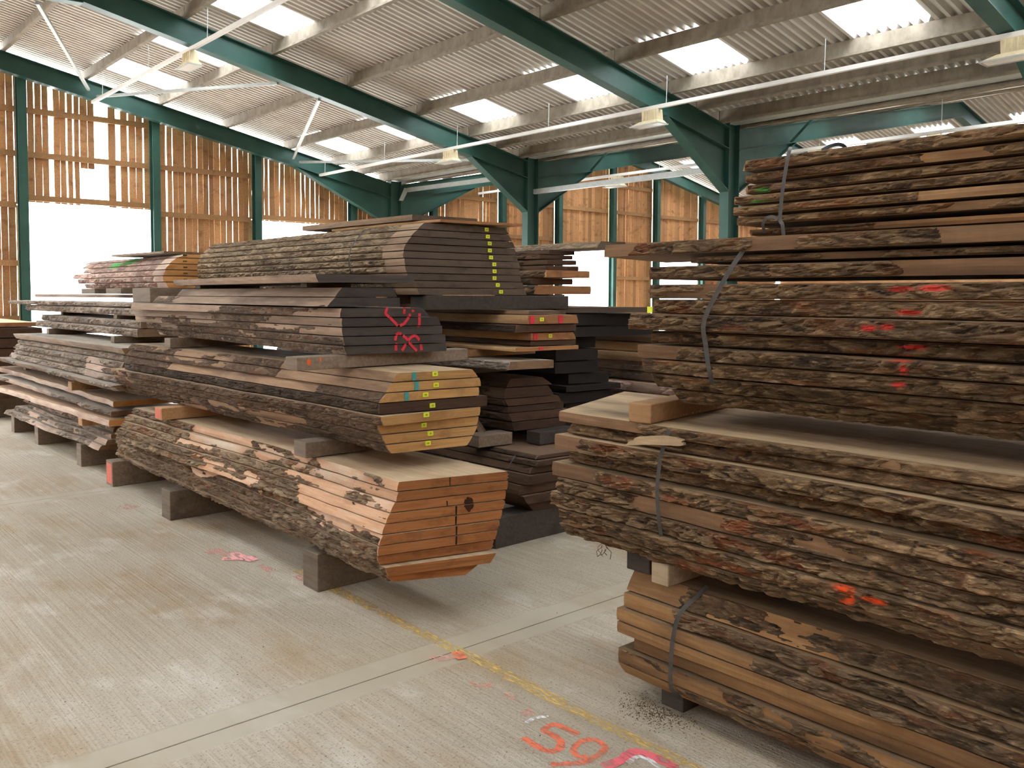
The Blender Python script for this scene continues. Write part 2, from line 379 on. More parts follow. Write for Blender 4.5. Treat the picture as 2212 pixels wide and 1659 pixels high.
for bi, (y0, y1, bn) in enumerate(BAYS[:3]):
    for k, x in enumerate((11.68, 12.3, 13.0, 14.2, 15.5, 16.8, 18.1)):
        if bi == 0 and k > 4: continue
        p = zsec(x, y0+.006, y1-.006, ztop(x)+.002, 0).build('purlin', M['purlin'])
        tag(p, 'weathered purlin beyond the valley, %s up the far span over %s' % (['first', 'second', 'third', 'fourth', 'fifth', 'sixth', 'seventh'][k], bn), 'purlin', 'far span purlins')
# roof bracing near the gable
br = [((2.95, YB+.09, 5.34), (4.8, YA-.1, 5.3), 'silver angle brace from the ridge down to the gable rafter, top left'),
      ((6.25, YB+.09, 4.86), (4.95, YA-.1, 5.2), 'thin silver brace crossing level above the first rooflights'),
      ((6.95, YB+.09, 4.72), (8.8, YA-.1, 4.5), 'silver angle brace steep behind the middle rafter'),
      ((10.05, YB+.09, 4.1), (8.95, YA-.1, 4.44), 'long thin silver brace above the haunch of the middle rafter')]
for a, b, l in br: tag(MB().bar(a, b, .045, .045).build('roof_brace', M['galv']), l, 'brace', 'roof braces')
tag(MB().bar((3.0, YB+.3, 5.62), (1.4, YA-.1, 5.4), .06, .06).build('roof_brace', M['galv']), 'silver brace running into the left edge under the ridge', 'brace', 'roof braces')
# tie tubes between the columns
tag(MB().bar((XV+.02, YC+.1, 3.62), (XV+.02, YB-.1, 3.62), .07, .09).build('tie_tube', M['galv']), 'pale tie tube between the near and the middle column', 'tie tube')
t = MB().bar((XV+.3, YB+.1, 4.02), (XV+.3, YA-.1, 4.08), .06, .09).build('tie_tube', M['galv']); tag(t, 'pale tie tube running to the farthest column with a plate at its end', 'tie tube')
MB().prism([(XV+.05, YA-.12, 3.82), (XV+.16, YA-.12, 3.82), (XV+.33, YA-.12, 4.12), (XV+.2, YA-.12, 4.12)], (0, .02, 0)).build('gusset_plate', M['galv'], t)
for y, l in ((YB, 'short dark knee stay on the rafter right of the middle column'), (YC, 'short dark knee stay on the rafter above the tall right stack')):
    tag(MB().bar((13.0, y-.06, 4.17), (13.25, y-.5, 4.72), .04, .04).build('knee_stay', M['green']), l, 'stay', 'knee stays')
# lighting trunking with lamps
def conduit(x, z, y0, y1, label, ys, x2=None):
    c = MB().box((x-.025, y0, z), (x+.025, y1, z+.05)).build('light_trunking', M['tray']); tag(c, label, 'cable trunking', 'cable trunking')
    g = MB()
    y = y0+1.2
    while y < y1:
        g.tube([(x, y, z+.05), (x+.01, y, ztop(x)+.03)], .005, 6); y += 2.285
    g.build('hanger_rod', M['galv'], c)
    return c
conduit(4.85, 5.05, 6.0, YA-.15, 'white lighting trunking crossing the roof at upper left', ())
conduit(9.4, 4.178, -.5, YA-.15, 'white lighting trunking running the length of the roof above the stacks', ())
conduit(13.75, 4.13, 0, YA-.2, 'white lighting trunking beyond the valley columns', ())
conduit(18.3, 4.95, 0, YA-.2, 'white lighting trunking farthest away in the far span', ())
def lamp(x, y, z, label):
    r = bpy.data.objects.new('bay_lamp', None); COL.objects.link(r); r.location = (x, y, z); tag(r, label, 'lamp', 'bay lamps')
    g = MB(); g.prism([(x-.07, y-.14, z-.1), (x+.07, y-.14, z-.1), (x+.06, y-.13, z+.045), (x-.06, y-.13, z+.045)], (0, .26, 0))
    for k in range(4): g.box((x-.075, y-.1+k*.06, z-.09), (x+.075, y-.085+k*.06, z+.03))
    g.build('gear_box', M['cream'], r)
    g = MB(); lo = [(x-.1, y-.19, z-.15), (x+.1, y-.19, z-.15), (x+.1, y+.3, z-.15), (x-.1, y+.3, z-.15)]; hi = [(x-.075, y-.15, z-.1), (x+.075, y-.15, z-.1), (x+.075, y+.15, z-.1), (x-.075, y+.15, z-.1)]
    g.add(lo+hi, [(0, 1, 5, 4), (1, 2, 6, 5), (2, 3, 7, 6), (3, 0, 4, 7), (4, 5, 6, 7)]); g.build('reflector', M['cream'], r)
    g = MB(); g.box((x-.11, y-.2, z-.162), (x+.11, y-.186, z-.146)); g.box((x-.11, y+.296, z-.162), (x+.11, y+.31, z-.146)); g.box((x-.11, y-.186, z-.162), (x-.097, y+.296, z-.146)); g.box((x+.097, y-.186, z-.162), (x+.11, y+.296, z-.146)); g.build('rim', M['galv'], r)
    MB().box((x-.096, y-.185, z-.156), (x+.096, y+.295, z-.152)).build('lamp_glass', M['lens'], r)
    MB().tube([(x, y, z+.04), (x, y, z+.06)], .02).build('bracket', M['galv'], r)
lamp(4.85, YB-.05, 4.99, 'cream lamp under the trunking at the upper left rafter')
lamp(9.4, YB-.1, 4.125, 'cream lamp under the middle rafter, at centre of the trunking')
lamp(9.4, YC-.12, 4.125, 'cream lamp under the near rafter haunch')
lamp(9.4, YD-.1, 4.125, 'big cream lamp at the top right edge')
lamp(13.75, YB-.1, 4.07, 'cream lamp beyond the middle column in front of the slatted wall')
lamp(13.75, YC-.1, 4.07, 'cream lamp peeping over the tall right stack near its strap')
lamp(18.3, YC-.1, 4.92, 'small cream lamp far beyond the top of the tall right stack')

# gable wall: slatted boards with gaps, posts, rails, open doorways
WY = YA+.36
posts = [-.7, 1.5, 3.77, 6.05, 8.12, 10.4, 12.65, 14.86, 16.9, 19.1, 21.08, 23.38, 25.6]
pl_ = ['', '', 'green gable post left of the bright doorway', 'green gable post right of the bright doorway', 'green gable post left of the second opening', 'green gable post right of the second opening',
       'green gable post just right of the farthest column', 'green gable post left of the middle column', 'green gable post right of the middle column', 'green gable post right of the backlit opening',
       'green gable post left of the pale boarded bay', 'green gable post right of the pale boarded bay', '']
for x, l in zip(posts, pl_):
    if not l: continue
    g = MB(); zt = ztop(x)-.1; y = YA+.19
    g.box((x-.07, y-.09, 0), (x+.07, y-.078, zt)); g.box((x-.07, y+.078, 0), (x+.07, y+.09, zt)); g.box((x-.006, y-.078, 0), (x+.006, y+.078, zt))
    tag(g.build('gable_post', M['green']), l, 'post', 'gable wall posts')
V = []; F = []; TONE = []
def slat(x0, x1, zb, zt_, j, gap):
    """one board: its edges wander a little, so the gaps open and close"""
    z = [zb, zb+(zt_-zb)*.35, zb+(zt_-zb)*.7, zt_]; b = len(V); y = WY+random.uniform(0, .012)
    a = [x0+random.uniform(0, gap) for _ in z]; c = [x1-random.uniform(0, gap) for _ in z]
    tn = random.random()
    for zz, p, q in zip(z, a, c):
        zt2 = zz; TONE.extend([tn]*4)
        V.extend([(p, y, zt2), (q, y, zt2), (q, y+.02, zt2), (p, y+.02, zt2)])
    for i in range(3):
        o = b+i*4
        for k in range(4): F.append((o+k, o+(k+1) % 4, o+4+(k+1) % 4, o+4+k))
    F.append((b+3, b+2, b+1, b)); F.append((b+12, b+13, b+14, b+15))
xs = [-5.2]+posts+[28.0]
OPEN = {(3.77, 6.05): 3.27, (8.12, 10.4): 3.2, (16.9, 19.1): 3.05, (21.08, 23.38): 2.75, (1.5, 3.77): 0, (-.7, 1.5): 0, (-5.2, -.7): 0}
for a, b in zip(xs[:-1], xs[1:]):
    lo = OPEN.get((a, b), 0); x = a+.02
    if b < 1.6: lo = 4.3  # bays out of view, opened below the eaves to let in extra daylight
    wide = .008 if a < 3 else .0065 if a < 8.2 else .0045 if a < 14 else .0035
    while x < b-.03:
        wd = random.uniform(.1, .135); x1 = min(x+wd, b-.01); xm = (x+x1)/2
        ztp = ztop(xm)-.08
        if a == 3.77 and 4.98 < xm < 5.22: x = x1; continue      # missing boards let the sky in
        if a == 3.77 and 4.72 < xm < 4.99: slat(x, x1, 3.95, ztp, 0, wide); x = x1; continue
        if a == 3.77 and random.random() < .07: x = x1-.05; continue
        g = wide if random.random() < (.66 if a < 6 else .74 if a < 8.2 else .84) else random.uniform(.012, .03 if a < 8.2 else .016)
        if lo: slat(x, x1, lo, ztp, 0, g)
        else:
            slat(x, x1, 3.22, ztp, 0, g)
            slat(x, x1, 0.02, 3.2, 0, g*.8)
        x = x1+random.choice((0, 0, .002, .02 if a < 6 else .004))
wb = link('wall_back', mesh('wall_back', V, F, M['clad'], None, {'tone': TONE})); tag(wb, kind='structure')
k = 0
for a, b in zip(xs[:-1], xs[1:]):
    lo = OPEN.get((a, b), 0); zs = [4.87, 4.1, (lo+.07 if lo else 3.2)]+([2.18, 1.2] if not lo else [])
    for z in zs:
        if z > ztop((a+b)/2)-.5: continue
        k += 1; r = MB().box((a+.08, WY-.06, z-.05), (b-.08, WY-.002, z+.05)).build('wall_rail', M['tan_timber'], wb)
# side walls closing the barn: slatted sheds
def sidewall(name, x, axis, lo, hi, ztf, step=.16, gap=.02):
    g = MB(); p = lo
    while p < hi:
        e = min(p+step-gap, hi)
        if axis == 'y': g.box((x, p, 0), (x+.02, e, ztf(p)))
        else: g.box((p, x, 0), (e, x+.02, ztf(p)))
        p += step
    o = g.build(name, M['shed']); tag(o, kind='structure')
sidewall('wall_left', XL-.25, 'y', -6, 17.3, lambda p: 4.3, .16, .012)
sidewall('wall_front', -5.9, 'x', XL, XE2, lambda p: ztop(p)-.02, .16, .003)
sidewall('wall_right', XE2+.1, 'y', -6, 17.3, lambda p: 4.2, .16, .003)

# ------------------------------------------------------------------ paint on the floor
SN = [0]
def strokes(name, pts_px, wid, mat, parent=fl, z=.0022, closed=False):
    SN[0] += 1; z = .0012+.00022*SN[0]
    P = [at(u, v, z=0)[:2] for u, v in pts_px]
    # smooth
    Q = []
    for i in range(len(P)-1):
        p0 = P[max(i-1, 0)]; p1 = P[i]; p2 = P[i+1]; p3 = P[min(i+2, len(P)-1)]
        for t in np.linspace(0, 1, 6, endpoint=False):
            Q.append(.5*((2*p1)+(-p0+p2)*t+(2*p0-5*p1+4*p2-p3)*t*t+(-p0+3*p1-3*p2+p3)*t**3))
    Q.append(P[-1]); Q = np.array(Q); v = []; f = []
    for i, q in enumerate(Q):
        d = Q[min(i+1, len(Q)-1)]-Q[max(i-1, 0)]; n = np.array([-d[1], d[0]])/(np.linalg.norm(d)+1e-9); ww = wid*(.85+.3*random.random())
        v += [(*(q+n*ww/2), z), (*(q-n*ww/2), z)]
    f = [(2*i, 2*i+1, 2*i+3, 2*i+2) for i in range(len(Q)-1)]
    return link(name, mesh(name, v, f, mat), parent)
Zp = lambda L: [(1000+a/3.95, 1400+b/3.95) for a, b in L]
strokes('painted_number', Zp([(985, 738), (880, 690), (780, 655), (690, 700), (760, 740), (835, 800), (810, 870), (730, 880), (640, 845), (515, 765)]), .03, M['red_spray'])
strokes('painted_number', Zp([(1225, 852), (1150, 795), (1050, 785), (965, 830), (945, 890), (1000, 930), (1060, 925)]), .026, M['red_spray'], z=.0024)
strokes('painted_number', Zp([(1228, 850), (1150, 920), (1040, 972), (900, 990), (750, 995)]), .03, M['red_spray'], z=.0026)
strokes('painted_number', Zp([(1200, 1015), (1350, 960), (1450, 890), (1560, 905), (1690, 960), (1790, 1015), (1850, 1080)]), .045, M['pink_spray'])
strokes('painted_number', Zp([(1400, 985), (1500, 930), (1600, 965), (1680, 1030)]), .02, M['white_spray'], z=.0024)
strokes('painted_mark', Zp([(540, 640), (620, 600), (730, 590)]), .02, M['white_spray'])
for L, wd in (([(500, 565), (600, 545)], .05), ([(60, 290), (130, 330)], .03), ([(130, 340), (250, 310)], .05), ([(350, 390), (460, 430)], .04)):
    strokes('painted_mark', Zp(L), wd, M['faint_spray'])
for L, wd, m_ in (([(450, 1190), (500, 1198)], .1, 'faint_spray'), ([(480, 1208), (553, 1206)], .08, 'faint_pink'), ([(500, 1196), (550, 1212)], .07, 'faint_pink'), ([(560, 1222), (590, 1235)], .06, 'faint_spray'), ([(262, 1100), (290, 1092)], .14, 'faint_spray'), ([(930, 1428), (985, 1418)], .06, 'faint_spray'), ([(985, 1410), (1000, 1425)], .05, 'red_spray'), ([(640, 1245), (670, 1262)], .05, 'faint_spray')):
    strokes('painted_mark', L, wd, M[m_])
v = []; f = []
ysl = np.linspace(1.0, 4.7, 40)
for i, y in enumerate(ysl): v += [(2.405+.006*math.sin(y*7), y, .0018), (2.47+.006*math.sin(y*5), y, .0018)]
link('painted_line', mesh('painted_line', v, [(2*i, 2*i+1, 2*i+3, 2*i+2) for i in range(len(ysl)-1)], M['yellow_line']), fl)

# ------------------------------------------------------------------ sawn boards
SETS = {}
def matset(name, face, edge, end, bark, stain=.5, paint=None):
    SETS[name] = dict(face=wood(name+'_face', *[srgb(*c) for c in face], stain=stain), edge=wood(name+'_edge', *[srgb(*c) for c in edge], stain=.48, saw=.1),
                      end=endgrain(name+'_end', *[srgb(*c) for c in end]), bark=barkm(name+'_bark', *[srgb(*c) for c in bark], **({'paint': srgb(*paint)} if paint else {})))
matset('orange_log', ((200, 178, 148), (180, 154, 122), (168, 132, 96)), ((206, 166, 134), (184, 138, 104), (216, 196, 174)), ((172, 114, 68), (146, 92, 52), (116, 72, 42)), ((88, 70, 56), (150, 132, 110), (122, 78, 52), (182, 160, 132)))
matset('tan_log', ((186, 164, 134), (166, 142, 112), (142, 116, 88)), ((160, 130, 100), (136, 104, 78), (96, 72, 56)), ((188, 148, 96), (170, 126, 76), (140, 102, 62)), ((76, 60, 50), (112, 94, 78), (104, 70, 50), (150, 126, 102)))
matset('grey_log', ((118, 106, 96), (98, 88, 80), (80, 70, 64)), ((164, 140, 118), (138, 114, 94), (100, 82, 68)), ((74, 67, 62), (60, 54, 50), (50, 44, 41)), ((84, 70, 60), (124, 108, 94), (124, 88, 64), (160, 140, 120)))
matset('top_log', ((140, 116, 90), (116, 94, 72), (92, 74, 58)), ((150, 126, 102), (126, 102, 80), (96, 76, 60)), ((94, 80, 68), (76, 64, 54), (60, 50, 43)), ((102, 86, 70), (164, 146, 122), (100, 76, 58), (184, 164, 138)))
matset('weathered', ((184, 174, 160), (158, 146, 132), (122, 106, 92)), ((176, 152, 132), (150, 124, 106), (106, 90, 78)), ((136, 108, 82), (114, 88, 66), (88, 70, 54)), ((104, 94, 84), (164, 152, 140), (116, 90, 74), (186, 172, 156)))
matset('pink_log', ((184, 154, 124), (164, 130, 100), (142, 106, 78)), ((204, 182, 164), (180, 154, 136), (140, 110, 94)), ((206, 154, 98), (188, 132, 76), (164, 110, 62)), ((130, 98, 88), (206, 182, 170), (142, 92, 80), (214, 190, 176)), paint=(70, 190, 90))
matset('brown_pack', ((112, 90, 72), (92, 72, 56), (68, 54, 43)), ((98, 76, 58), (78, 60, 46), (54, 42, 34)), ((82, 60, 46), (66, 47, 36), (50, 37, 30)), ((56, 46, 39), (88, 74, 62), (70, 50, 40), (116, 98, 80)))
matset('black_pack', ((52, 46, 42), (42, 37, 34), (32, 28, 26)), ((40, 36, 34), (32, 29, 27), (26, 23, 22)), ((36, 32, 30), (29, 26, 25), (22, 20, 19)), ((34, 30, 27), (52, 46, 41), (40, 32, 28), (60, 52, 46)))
matset('bright_board', ((214, 182, 138), (196, 160, 116), (168, 128, 88)), ((214, 178, 132), (194, 154, 110), (160, 120, 84)), ((164, 118, 78), (140, 96, 62), (112, 76, 52)), ((86, 70, 58), (128, 108, 88), (106, 76, 54), (150, 126, 102)))
matset('rough_oak', ((150, 124, 96), (124, 100, 76), (92, 74, 56)), ((124, 94, 66), (100, 74, 52), (72, 54, 41)), ((130, 100, 74), (108, 82, 60), (82, 64, 50)), ((52, 41, 33), (126, 103, 78), (110, 64, 38), (172, 146, 112)), paint=(214, 60, 56))
matset('split_oak', ((134, 110, 82), (108, 86, 64), (80, 64, 49)), ((152, 116, 76), (126, 92, 60), (86, 64, 46)), ((150, 116, 82), (124, 92, 64), (92, 71, 54)), ((54, 44, 36), (114, 95, 74), (104, 64, 42), (160, 136, 106)))
matset('mid_oak', ((170, 146, 114), (144, 120, 92), (102, 82, 63)), ((128, 98, 70), (102, 76, 55), (72, 55, 42)), ((146, 113, 82), (120, 90, 65), (90, 69, 53)), ((52, 41, 33), (132, 108, 82), (116, 62, 36), (184, 156, 118)), paint=(238, 84, 34))
matset('high_oak', ((144, 114, 84), (116, 90, 66), (85, 66, 50)), ((164, 128, 90), (128, 96, 67), (88, 66, 49)), ((130, 102, 75), (108, 83, 61), (82, 64, 50)), ((60, 46, 36), (136, 110, 82), (116, 72, 44), (176, 146, 108)), paint=(80, 176, 84))

ORDW = ['bottom', 'second', 'third', 'fourth', 'fifth', 'sixth', 'seventh', 'eighth', 'ninth', 'tenth', 'eleventh', 'twelfth', 'thirteenth', 'fourteenth']
ENDS = {}
def ey(o, x):
    a, b = ENDS[o.name]; return a[1]+(b[1]-a[1])*(x-a[0])/(b[0]-a[0])
def board(S, z0, z1, nl, nr, fl_, fr, label, group, bevL=0.0, bevR=0.0, seed=1, wob=.012, step=.05, bL=None, bR=None, dzf=0.0, hb=.016, bstep=.014, bk=.008, name='sawn_board', sag=0, cat='board', cut=.01):
    """sawn board with live edges. nl, nr: left and right corner of the near end (x, y); fl_, fr: of the far end. bev: how much the top edge lies inside the bottom edge.
    bL/bR: bark on that edge: a function of (y, z) that is > 0 where bark is left."""
    S = SETS[S]; nl, nr, fl_, fr = [np.array(p, float) for p in (nl, nr, fl_, fr)]
    j_ = float(vn(z0*977.3, seed*3.1, 5))*.02-.01; nl[1] += j_; nr[1] += j_*.6; z1 = z1-.0028
    n = max(3, int(abs(fl_[1]-nl[1])/step)+1); s = np.linspace(0, 1, n)
    zm = (z0+z1)/2
    def edge(a, b, s, sd, amp):
        p = a[None]*(1-s[:, None])+b[None]*s[:, None]
        w_ = (fbm(p[:, 1]*1.1, zm*2.5+sd*7, seed+sd*31)-.5)*2*amp*2.2+(vn(p[:, 1]*6, zm*25, seed+3)-.5)*amp*.8
        p[:, 0] += w_; return p
    L = edge(nl, fl_, s, 0, wob); R = edge(nr, fr, s, 1, wob)
    base = np.array([(nl[0]+nr[0]+fl_[0]+fr[0])/4, (nl[1]+fl_[1])/2, z0])
    dz = dzf*s+sag*4*s*(1-s)
    zz0 = z0+dz; zz1 = z1+dz; zc = (zz0+zz1)/2
    ch = min(.004, (z1-z0)*.1)
    ring = [(L[:, 0]+bevL, L[:, 1], zz1), (L[:, 0]+bevL*.5-.003, L[:, 1], zc), (L[:, 0], L[:, 1], zz0), (R[:, 0], R[:, 1], zz0), (R[:, 0]-bevR*.5+.003, R[:, 1], zc), (R[:, 0]-bevR, R[:, 1], zz1)]
    k = len(ring); V = np.stack([np.stack(q, 1) for q in ring], 1)          # n,k,3
    F = []; MI = []
    for i in range(n-1):
        for j in range(k):
            a = i*k+j; b = i*k+(j+1) % k; F.append((a, b, b+k, a+k)); MI.append(1 if j in (0, 1, 3, 4) else 0)
    F.append(tuple(range(k-1, -1, -1))); MI.append(2); F.append(tuple((n-1)*k+j for j in range(k))); MI.append(2)
    o = link(name, mesh(name, V.reshape(-1, 3)-base, F, [S['face'], S['edge'], S['end']], MI), None, tuple(base))
    tag(o, label, cat, group); ENDS[o.name] = (L[0].copy(), R[0].copy())
    for side, fn in (('L', bL), ('R', bR)):
        if fn is None: continue
        m_ = max(6, int(abs(fl_[1]-nl[1])/bstep)); ss = np.linspace(.001, .999, m_)
        E = np.stack([np.interp(ss, s, (L if side == 'L' else R)[:, i]) for i in range(2)], 1)
        bev = bevL if side == 'L' else -bevR; kk = max(4, int((math.hypot(z1-z0, bev))/bk)); t = np.linspace(0, 1, kk+1)
        dzs = dzf*ss+sag*4*ss*(1-ss)
        X = E[:, None, 0]+bev*(1-t)[None]; Y = np.repeat(E[:, None, 1], kk+1, 1); Z = (z1+(z0-z1)*t)[None]+dzs[:, None]
        tx, tz = -bev, z0-z1; ln_ = math.hypot(tx, tz); nx, nz = (tz/ln_, -tx/ln_) if side == 'L' else (-tz/ln_, tx/ln_)
        Zg = Z-0.0
        wv = (fbm(Y*3, Zg*9, seed+60, 2)-.5)
        d1, d2, cid = cells(Y*9+wv*1.6, (Zg*36+wv*3), seed+11)
        pl = np.clip((d2-d1)*2.4, 0, 1)
        e1, e2, c2 = cells(Y*22+wv*3, Zg*75+wv*4, seed+21)
        rd = 1-np.abs(2*fbm(Y*13+wv, Zg*62+wv*3, seed+31, 3)-1)
        h = hb*(.05+.75*np.clip((d2-d1)*3.4, 0, 1)*(.25+.75*cid)+.3*np.clip((e2-e1)*2.6, 0, 1)*(.3+.7*c2)+.5*(rd-.7)+.3*(fbm(Y*30, Zg*150, seed+4, 2)-.5))
        cov = fn(Y, Zg)
        rag = (fbm(Y*9, Zg*40, seed+77)-.5)*1.1
        cov = np.clip((cov+rag)*4, -1, 1)
        h = np.where(cov > 0, h*(.35+.65*np.minimum(1, cov*1.5))+.0005, -.004)
        ins = np.clip(np.minimum(t, 1-t)*kk, 0, 1)[None]
        dropt = np.clip(t*1.0, 0, 1)
        h = np.where(ins < .5, np.minimum(h, hb*.45), h); h[0] = -.004; h[-1] = -.004
        h[:, 0] = np.minimum(h[:, 0], .0015); h[:, -1] = np.minimum(h[:, -1], .0015)
        P = np.stack([X+nx*h, Y, Z+nz*h*.35], 2)
        P[:, 0, 2] = np.minimum(P[:, 0, 2], Z[:, 0]-.001); P[:, -1, 2] = np.maximum(P[:, -1, 2], Z[:, -1]+.001)
        keep = h > -.003
        idx = np.arange(m_*(kk+1)).reshape(m_, kk+1)
        kq = keep[:-1, :-1] | keep[1:, :-1] | keep[:-1, 1:] | keep[1:, 1:]
        q = np.stack([idx[:-1, :-1], idx[:-1, 1:], idx[1:, 1:], idx[1:, :-1]], 2)[kq]
        if side == 'R': q = q[:, ::-1]
        if len(q) < 4: continue
        us, inv = np.unique(q, return_inverse=True); q = inv.reshape(q.shape)
        Pf = P.reshape(-1, 3)[us]; cf = (cid*.6+c2*.4).ravel()[us]
        pa = np.zeros(len(us))
        for (py, pz, ry, rz) in PAINT.get(group, ()):
            pa = np.maximum(pa, np.clip(1.6-1.6*np.hypot((Pf[:, 1]-py)/ry, (Pf[:, 2]-pz)/rz), 0, 1))
        link('bark', mesh('bark', Pf-base, q, S['bark'], None, {'cell': cf, 'paint': pa}, smooth=False), o)
    return o
PAINT = {}
def sz(y, lo=-99, hi=99, c=.6): return np.minimum(np.minimum((y-lo)*9, (hi-y)*9), c)
def full(a=1.0): return lambda y, z: np.full(y.shape, a)
def patchy(th, seed, fy=1.3, fz=5.0, lo=None, hi=None):
    def fn(y, z):
        c = (fbm(y*fy, z*fz, seed)-th)*5
        return c
    return fn
def endtag(b, x, y, z, wd=.034, ht=.024):
    y = ey(b, x)-.0045
    """yellow number ticket stapled to a board's end"""
    t = MB().box((x-wd/2, y-.003, z-ht/2), (x+wd/2, y+.004, z+ht/2)).build('number_tag', M['tag'], b); t['label'] = 'yellow number tag'
    g = MB(); q = wd/7
    for k, h_ in ((-1.5, .2), (-.3, .26), (.9, .18)): g.box((x+q*k, y-.0036, z-ht*h_), (x+q*(k+.45), y-.003, z+ht*h_))
    gg = g.build('written_digits', M['ink'], t)
def pack(S, group, phrase, desc, rows, nsug=None, **kw):
    """rows from the bottom up: (z0, z1, nl, nr, fl, fr, options)"""
    out = []; n = len(rows)
    for i, r in enumerate(rows):
        o = dict(kw); o.update(r[6] if len(r) > 6 else {}); d = o.pop('desc', desc)
        w_ = 'topmost' if i == n-1 else ORDW[i]
        lab = o.pop('label', None) or '%s, %s%s in %s' % (d, w_, '' if i in (0, n-1) else ' up', phrase)
        out.append(board(o.pop('S', S), r[0], r[1], r[2], r[3], r[4], r[5], lab, group, **o))
    return out
def bearer(a, b, z0, h, wd, label, mat='grey_timber', group='bearers under the stacks', red=None):
    """squared timber from a to b (x, y)"""
    a = np.array((*a, z0+h/2)); b = np.array((*b, z0+h/2)); o = MB().bar(a, b, wd, h).build('timber_bearer', M[mat]); tag(o, label, 'bearer', group)
    bv = o.modifiers.new('b', 'BEVEL'); bv.width = .005; bv.segments = 2
    if red is not None:
        d = (b-a)/np.linalg.norm(b-a); e = a-d*.0015
        p = MB().bar(e, e+d*.003, wd*.8, h*.8).build('paint_mark', M['orange_mark'], o)
    return o
def strap(pts, label, wd=.018, mat='strap', group='steel bands round the packs'):
    P = [np.array(p, float) for p in pts]; Q = []
    for i in range(len(P)-1):
        p0 = P[max(i-1, 0)]; p1 = P[i]; p2 = P[i+1]; p3 = P[min(i+2, len(P)-1)]
        for t in np.linspace(0, 1, 8, endpoint=False): Q.append(.5*((2*p1)+(-p0+p2)*t+(2*p0-5*p1+4*p2-p3)*t*t+(-p0+3*p1-3*p2+p3)*t**3))
    Q.append(P[-1]); g = MB(); v = []; f = []
    for i, q in enumerate(Q):
        d = Q[min(i+1, len(Q)-1)]-Q[max(i-1, 0)]; d /= np.linalg.norm(d); s_ = np.cross(d, (-1, -.6, .1)); s_ /= np.linalg.norm(s_); n = np.cross(s_, d)
        v += [q+s_*wd/2+n*.0012, q-s_*wd/2+n*.0012, q-s_*wd/2-n*.0012, q+s_*wd/2-n*.0012]
    for i in range(len(Q)-1):
        for k in range(4): f.append((i*4+k, i*4+(k+1) % 4, i*4+4+(k+1) % 4, i*4+4+k))
    f += [(3, 2, 1, 0), tuple(len(Q)*4-4+k for k in range(4))]
    g.add(v, f); o = g.build('steel_band', M[mat]); tag(o, label, 'strap', group); return o
def fibres(cx, cy_, cz, n, ln, parent, spread=.1, name='bark_fibre', out=.03):
    g = MB()
    for i in range(n):
        y = cy_+random.uniform(-spread, spread); p = np.array([cx-random.uniform(0, out), y, cz+random.uniform(-.01, .01)]); pts = [p]
        for k in range(4): p = p+np.array([random.uniform(-.012, .012), random.uniform(-.014, .014), -ln/4*random.uniform(.5, 1.2)]); pts.append(p)
        g.tube(pts, random.uniform(.0008, .0018), 5)
    return g.build(name, M['fibre'], parent)

# ================================================================== left stack, front
SA = 'near left stack'
xl = [2.40, 2.352, 2.335, 2.318, 2.322, 2.345, 2.362, 2.385, 2.412, 2.425]   # left edge at the near end, bottom up (bottom edge of each)
xr = [2.74, 2.86, 2.91, 2.93, 2.95, 2.965, 2.98, 2.99, 2.995, 3.0]
rows = []; Z = .215; T = .0505
def bk1(y, z):
    c = (fbm(y*1.5, z*6, 5)-.47)*4 - .8*np.exp(-((y-5.6)/.5)**2) - .5*np.exp(-((y-4.2)/.35)**2)   # patches of bark left on the near part
    c = np.where(y > 6.15+.25*(vn(z*14, 0, 9)-.5), 1.2, c)   # rugged bark kept at the far end
    c = np.where(z < .36+.09*vn(y*2, 0, 4), np.maximum(c, .5), c)
    return c
for i in range(10):
    fx = 2.24+.05*abs(i-5.5)**1.5*.4; fy = 7.36
    if i < 5: fx, fy = 2.41+.012*(4-i), 7.98-.03*(i % 2)
    pr = 1 if i == 1 else 0
    rows.append((Z+i*T, Z+(i+1)*T-.003, (xl[i], 3.60-.04*pr), (xr[i], 3.45-.05*pr), (fx, fy), (fx+(.44 if i < 5 else .56), fy+.04),
                 dict(bevL=([xl[j+1]-xl[j] for j in range(9)]+[.012])[i], bevR=-([xr[j+1]-xr[j] for j in range(9)]+[0])[i]*.8, hb=.028)))
P1 = pack('orange_log', 'boards of the lowest pack, near left stack', 'lowest pack, near left stack', 'orange-ended sawn board with shaggy bark', rows, seed=101, wob=.012, bL=bk1, bR=full(), bstep=.013, bk=.0055)
# marks in the end grain
def endmark(name, b, x, z0, z1, wd, mat, tilt=0):
    y = ey(b, x)
    MB().prism([(x-wd/2, y-.0028, z0), (x+wd/2, y-.0028, z0), (x+wd/2+tilt, y-.0028, z1), (x-wd/2+tilt, y-.0028, z1)], (0, .006, 0)).build(name, M[mat], b)
for i in (3, 4, 5, 6): endmark('end_split', P1[i], 2.70+.003*i, Z+i*T+.001, Z+(i+1)*T-.006, .006, 'crack', .002)
endmark('end_split', P1[9], 2.69, Z+9*T+.001, Z+10*T-.006, .003, 'crack'); endmark('end_split', P1[7], 2.672, Z+7*T+.001, Z+7.5*T, .004, 'crack')
for i, (zc, rx, a0, a1) in ((6, (Z+7*T-.006, .026, PI, 2*PI)), (7, (Z+7*T, .028, 0, PI))):
    x = 2.79; yy = ey(P1[i], x); pts = [(x+rx*math.cos(a)*k, yy-.003-.238*rx*math.cos(a)*k, zc+.036*math.sin(a)*k) for a in np.linspace(a0, a1, 14) for k in (random.uniform(.75, 1.05),)]
    MB().prism(pts, (0, .008, 0)).build('knot', M['knot'], P1[i])
bearer((2.34, 4.35), (3.2, 4.35), 0, .212, .17, 'grey timber bearer nearest the camera under the near left stack')
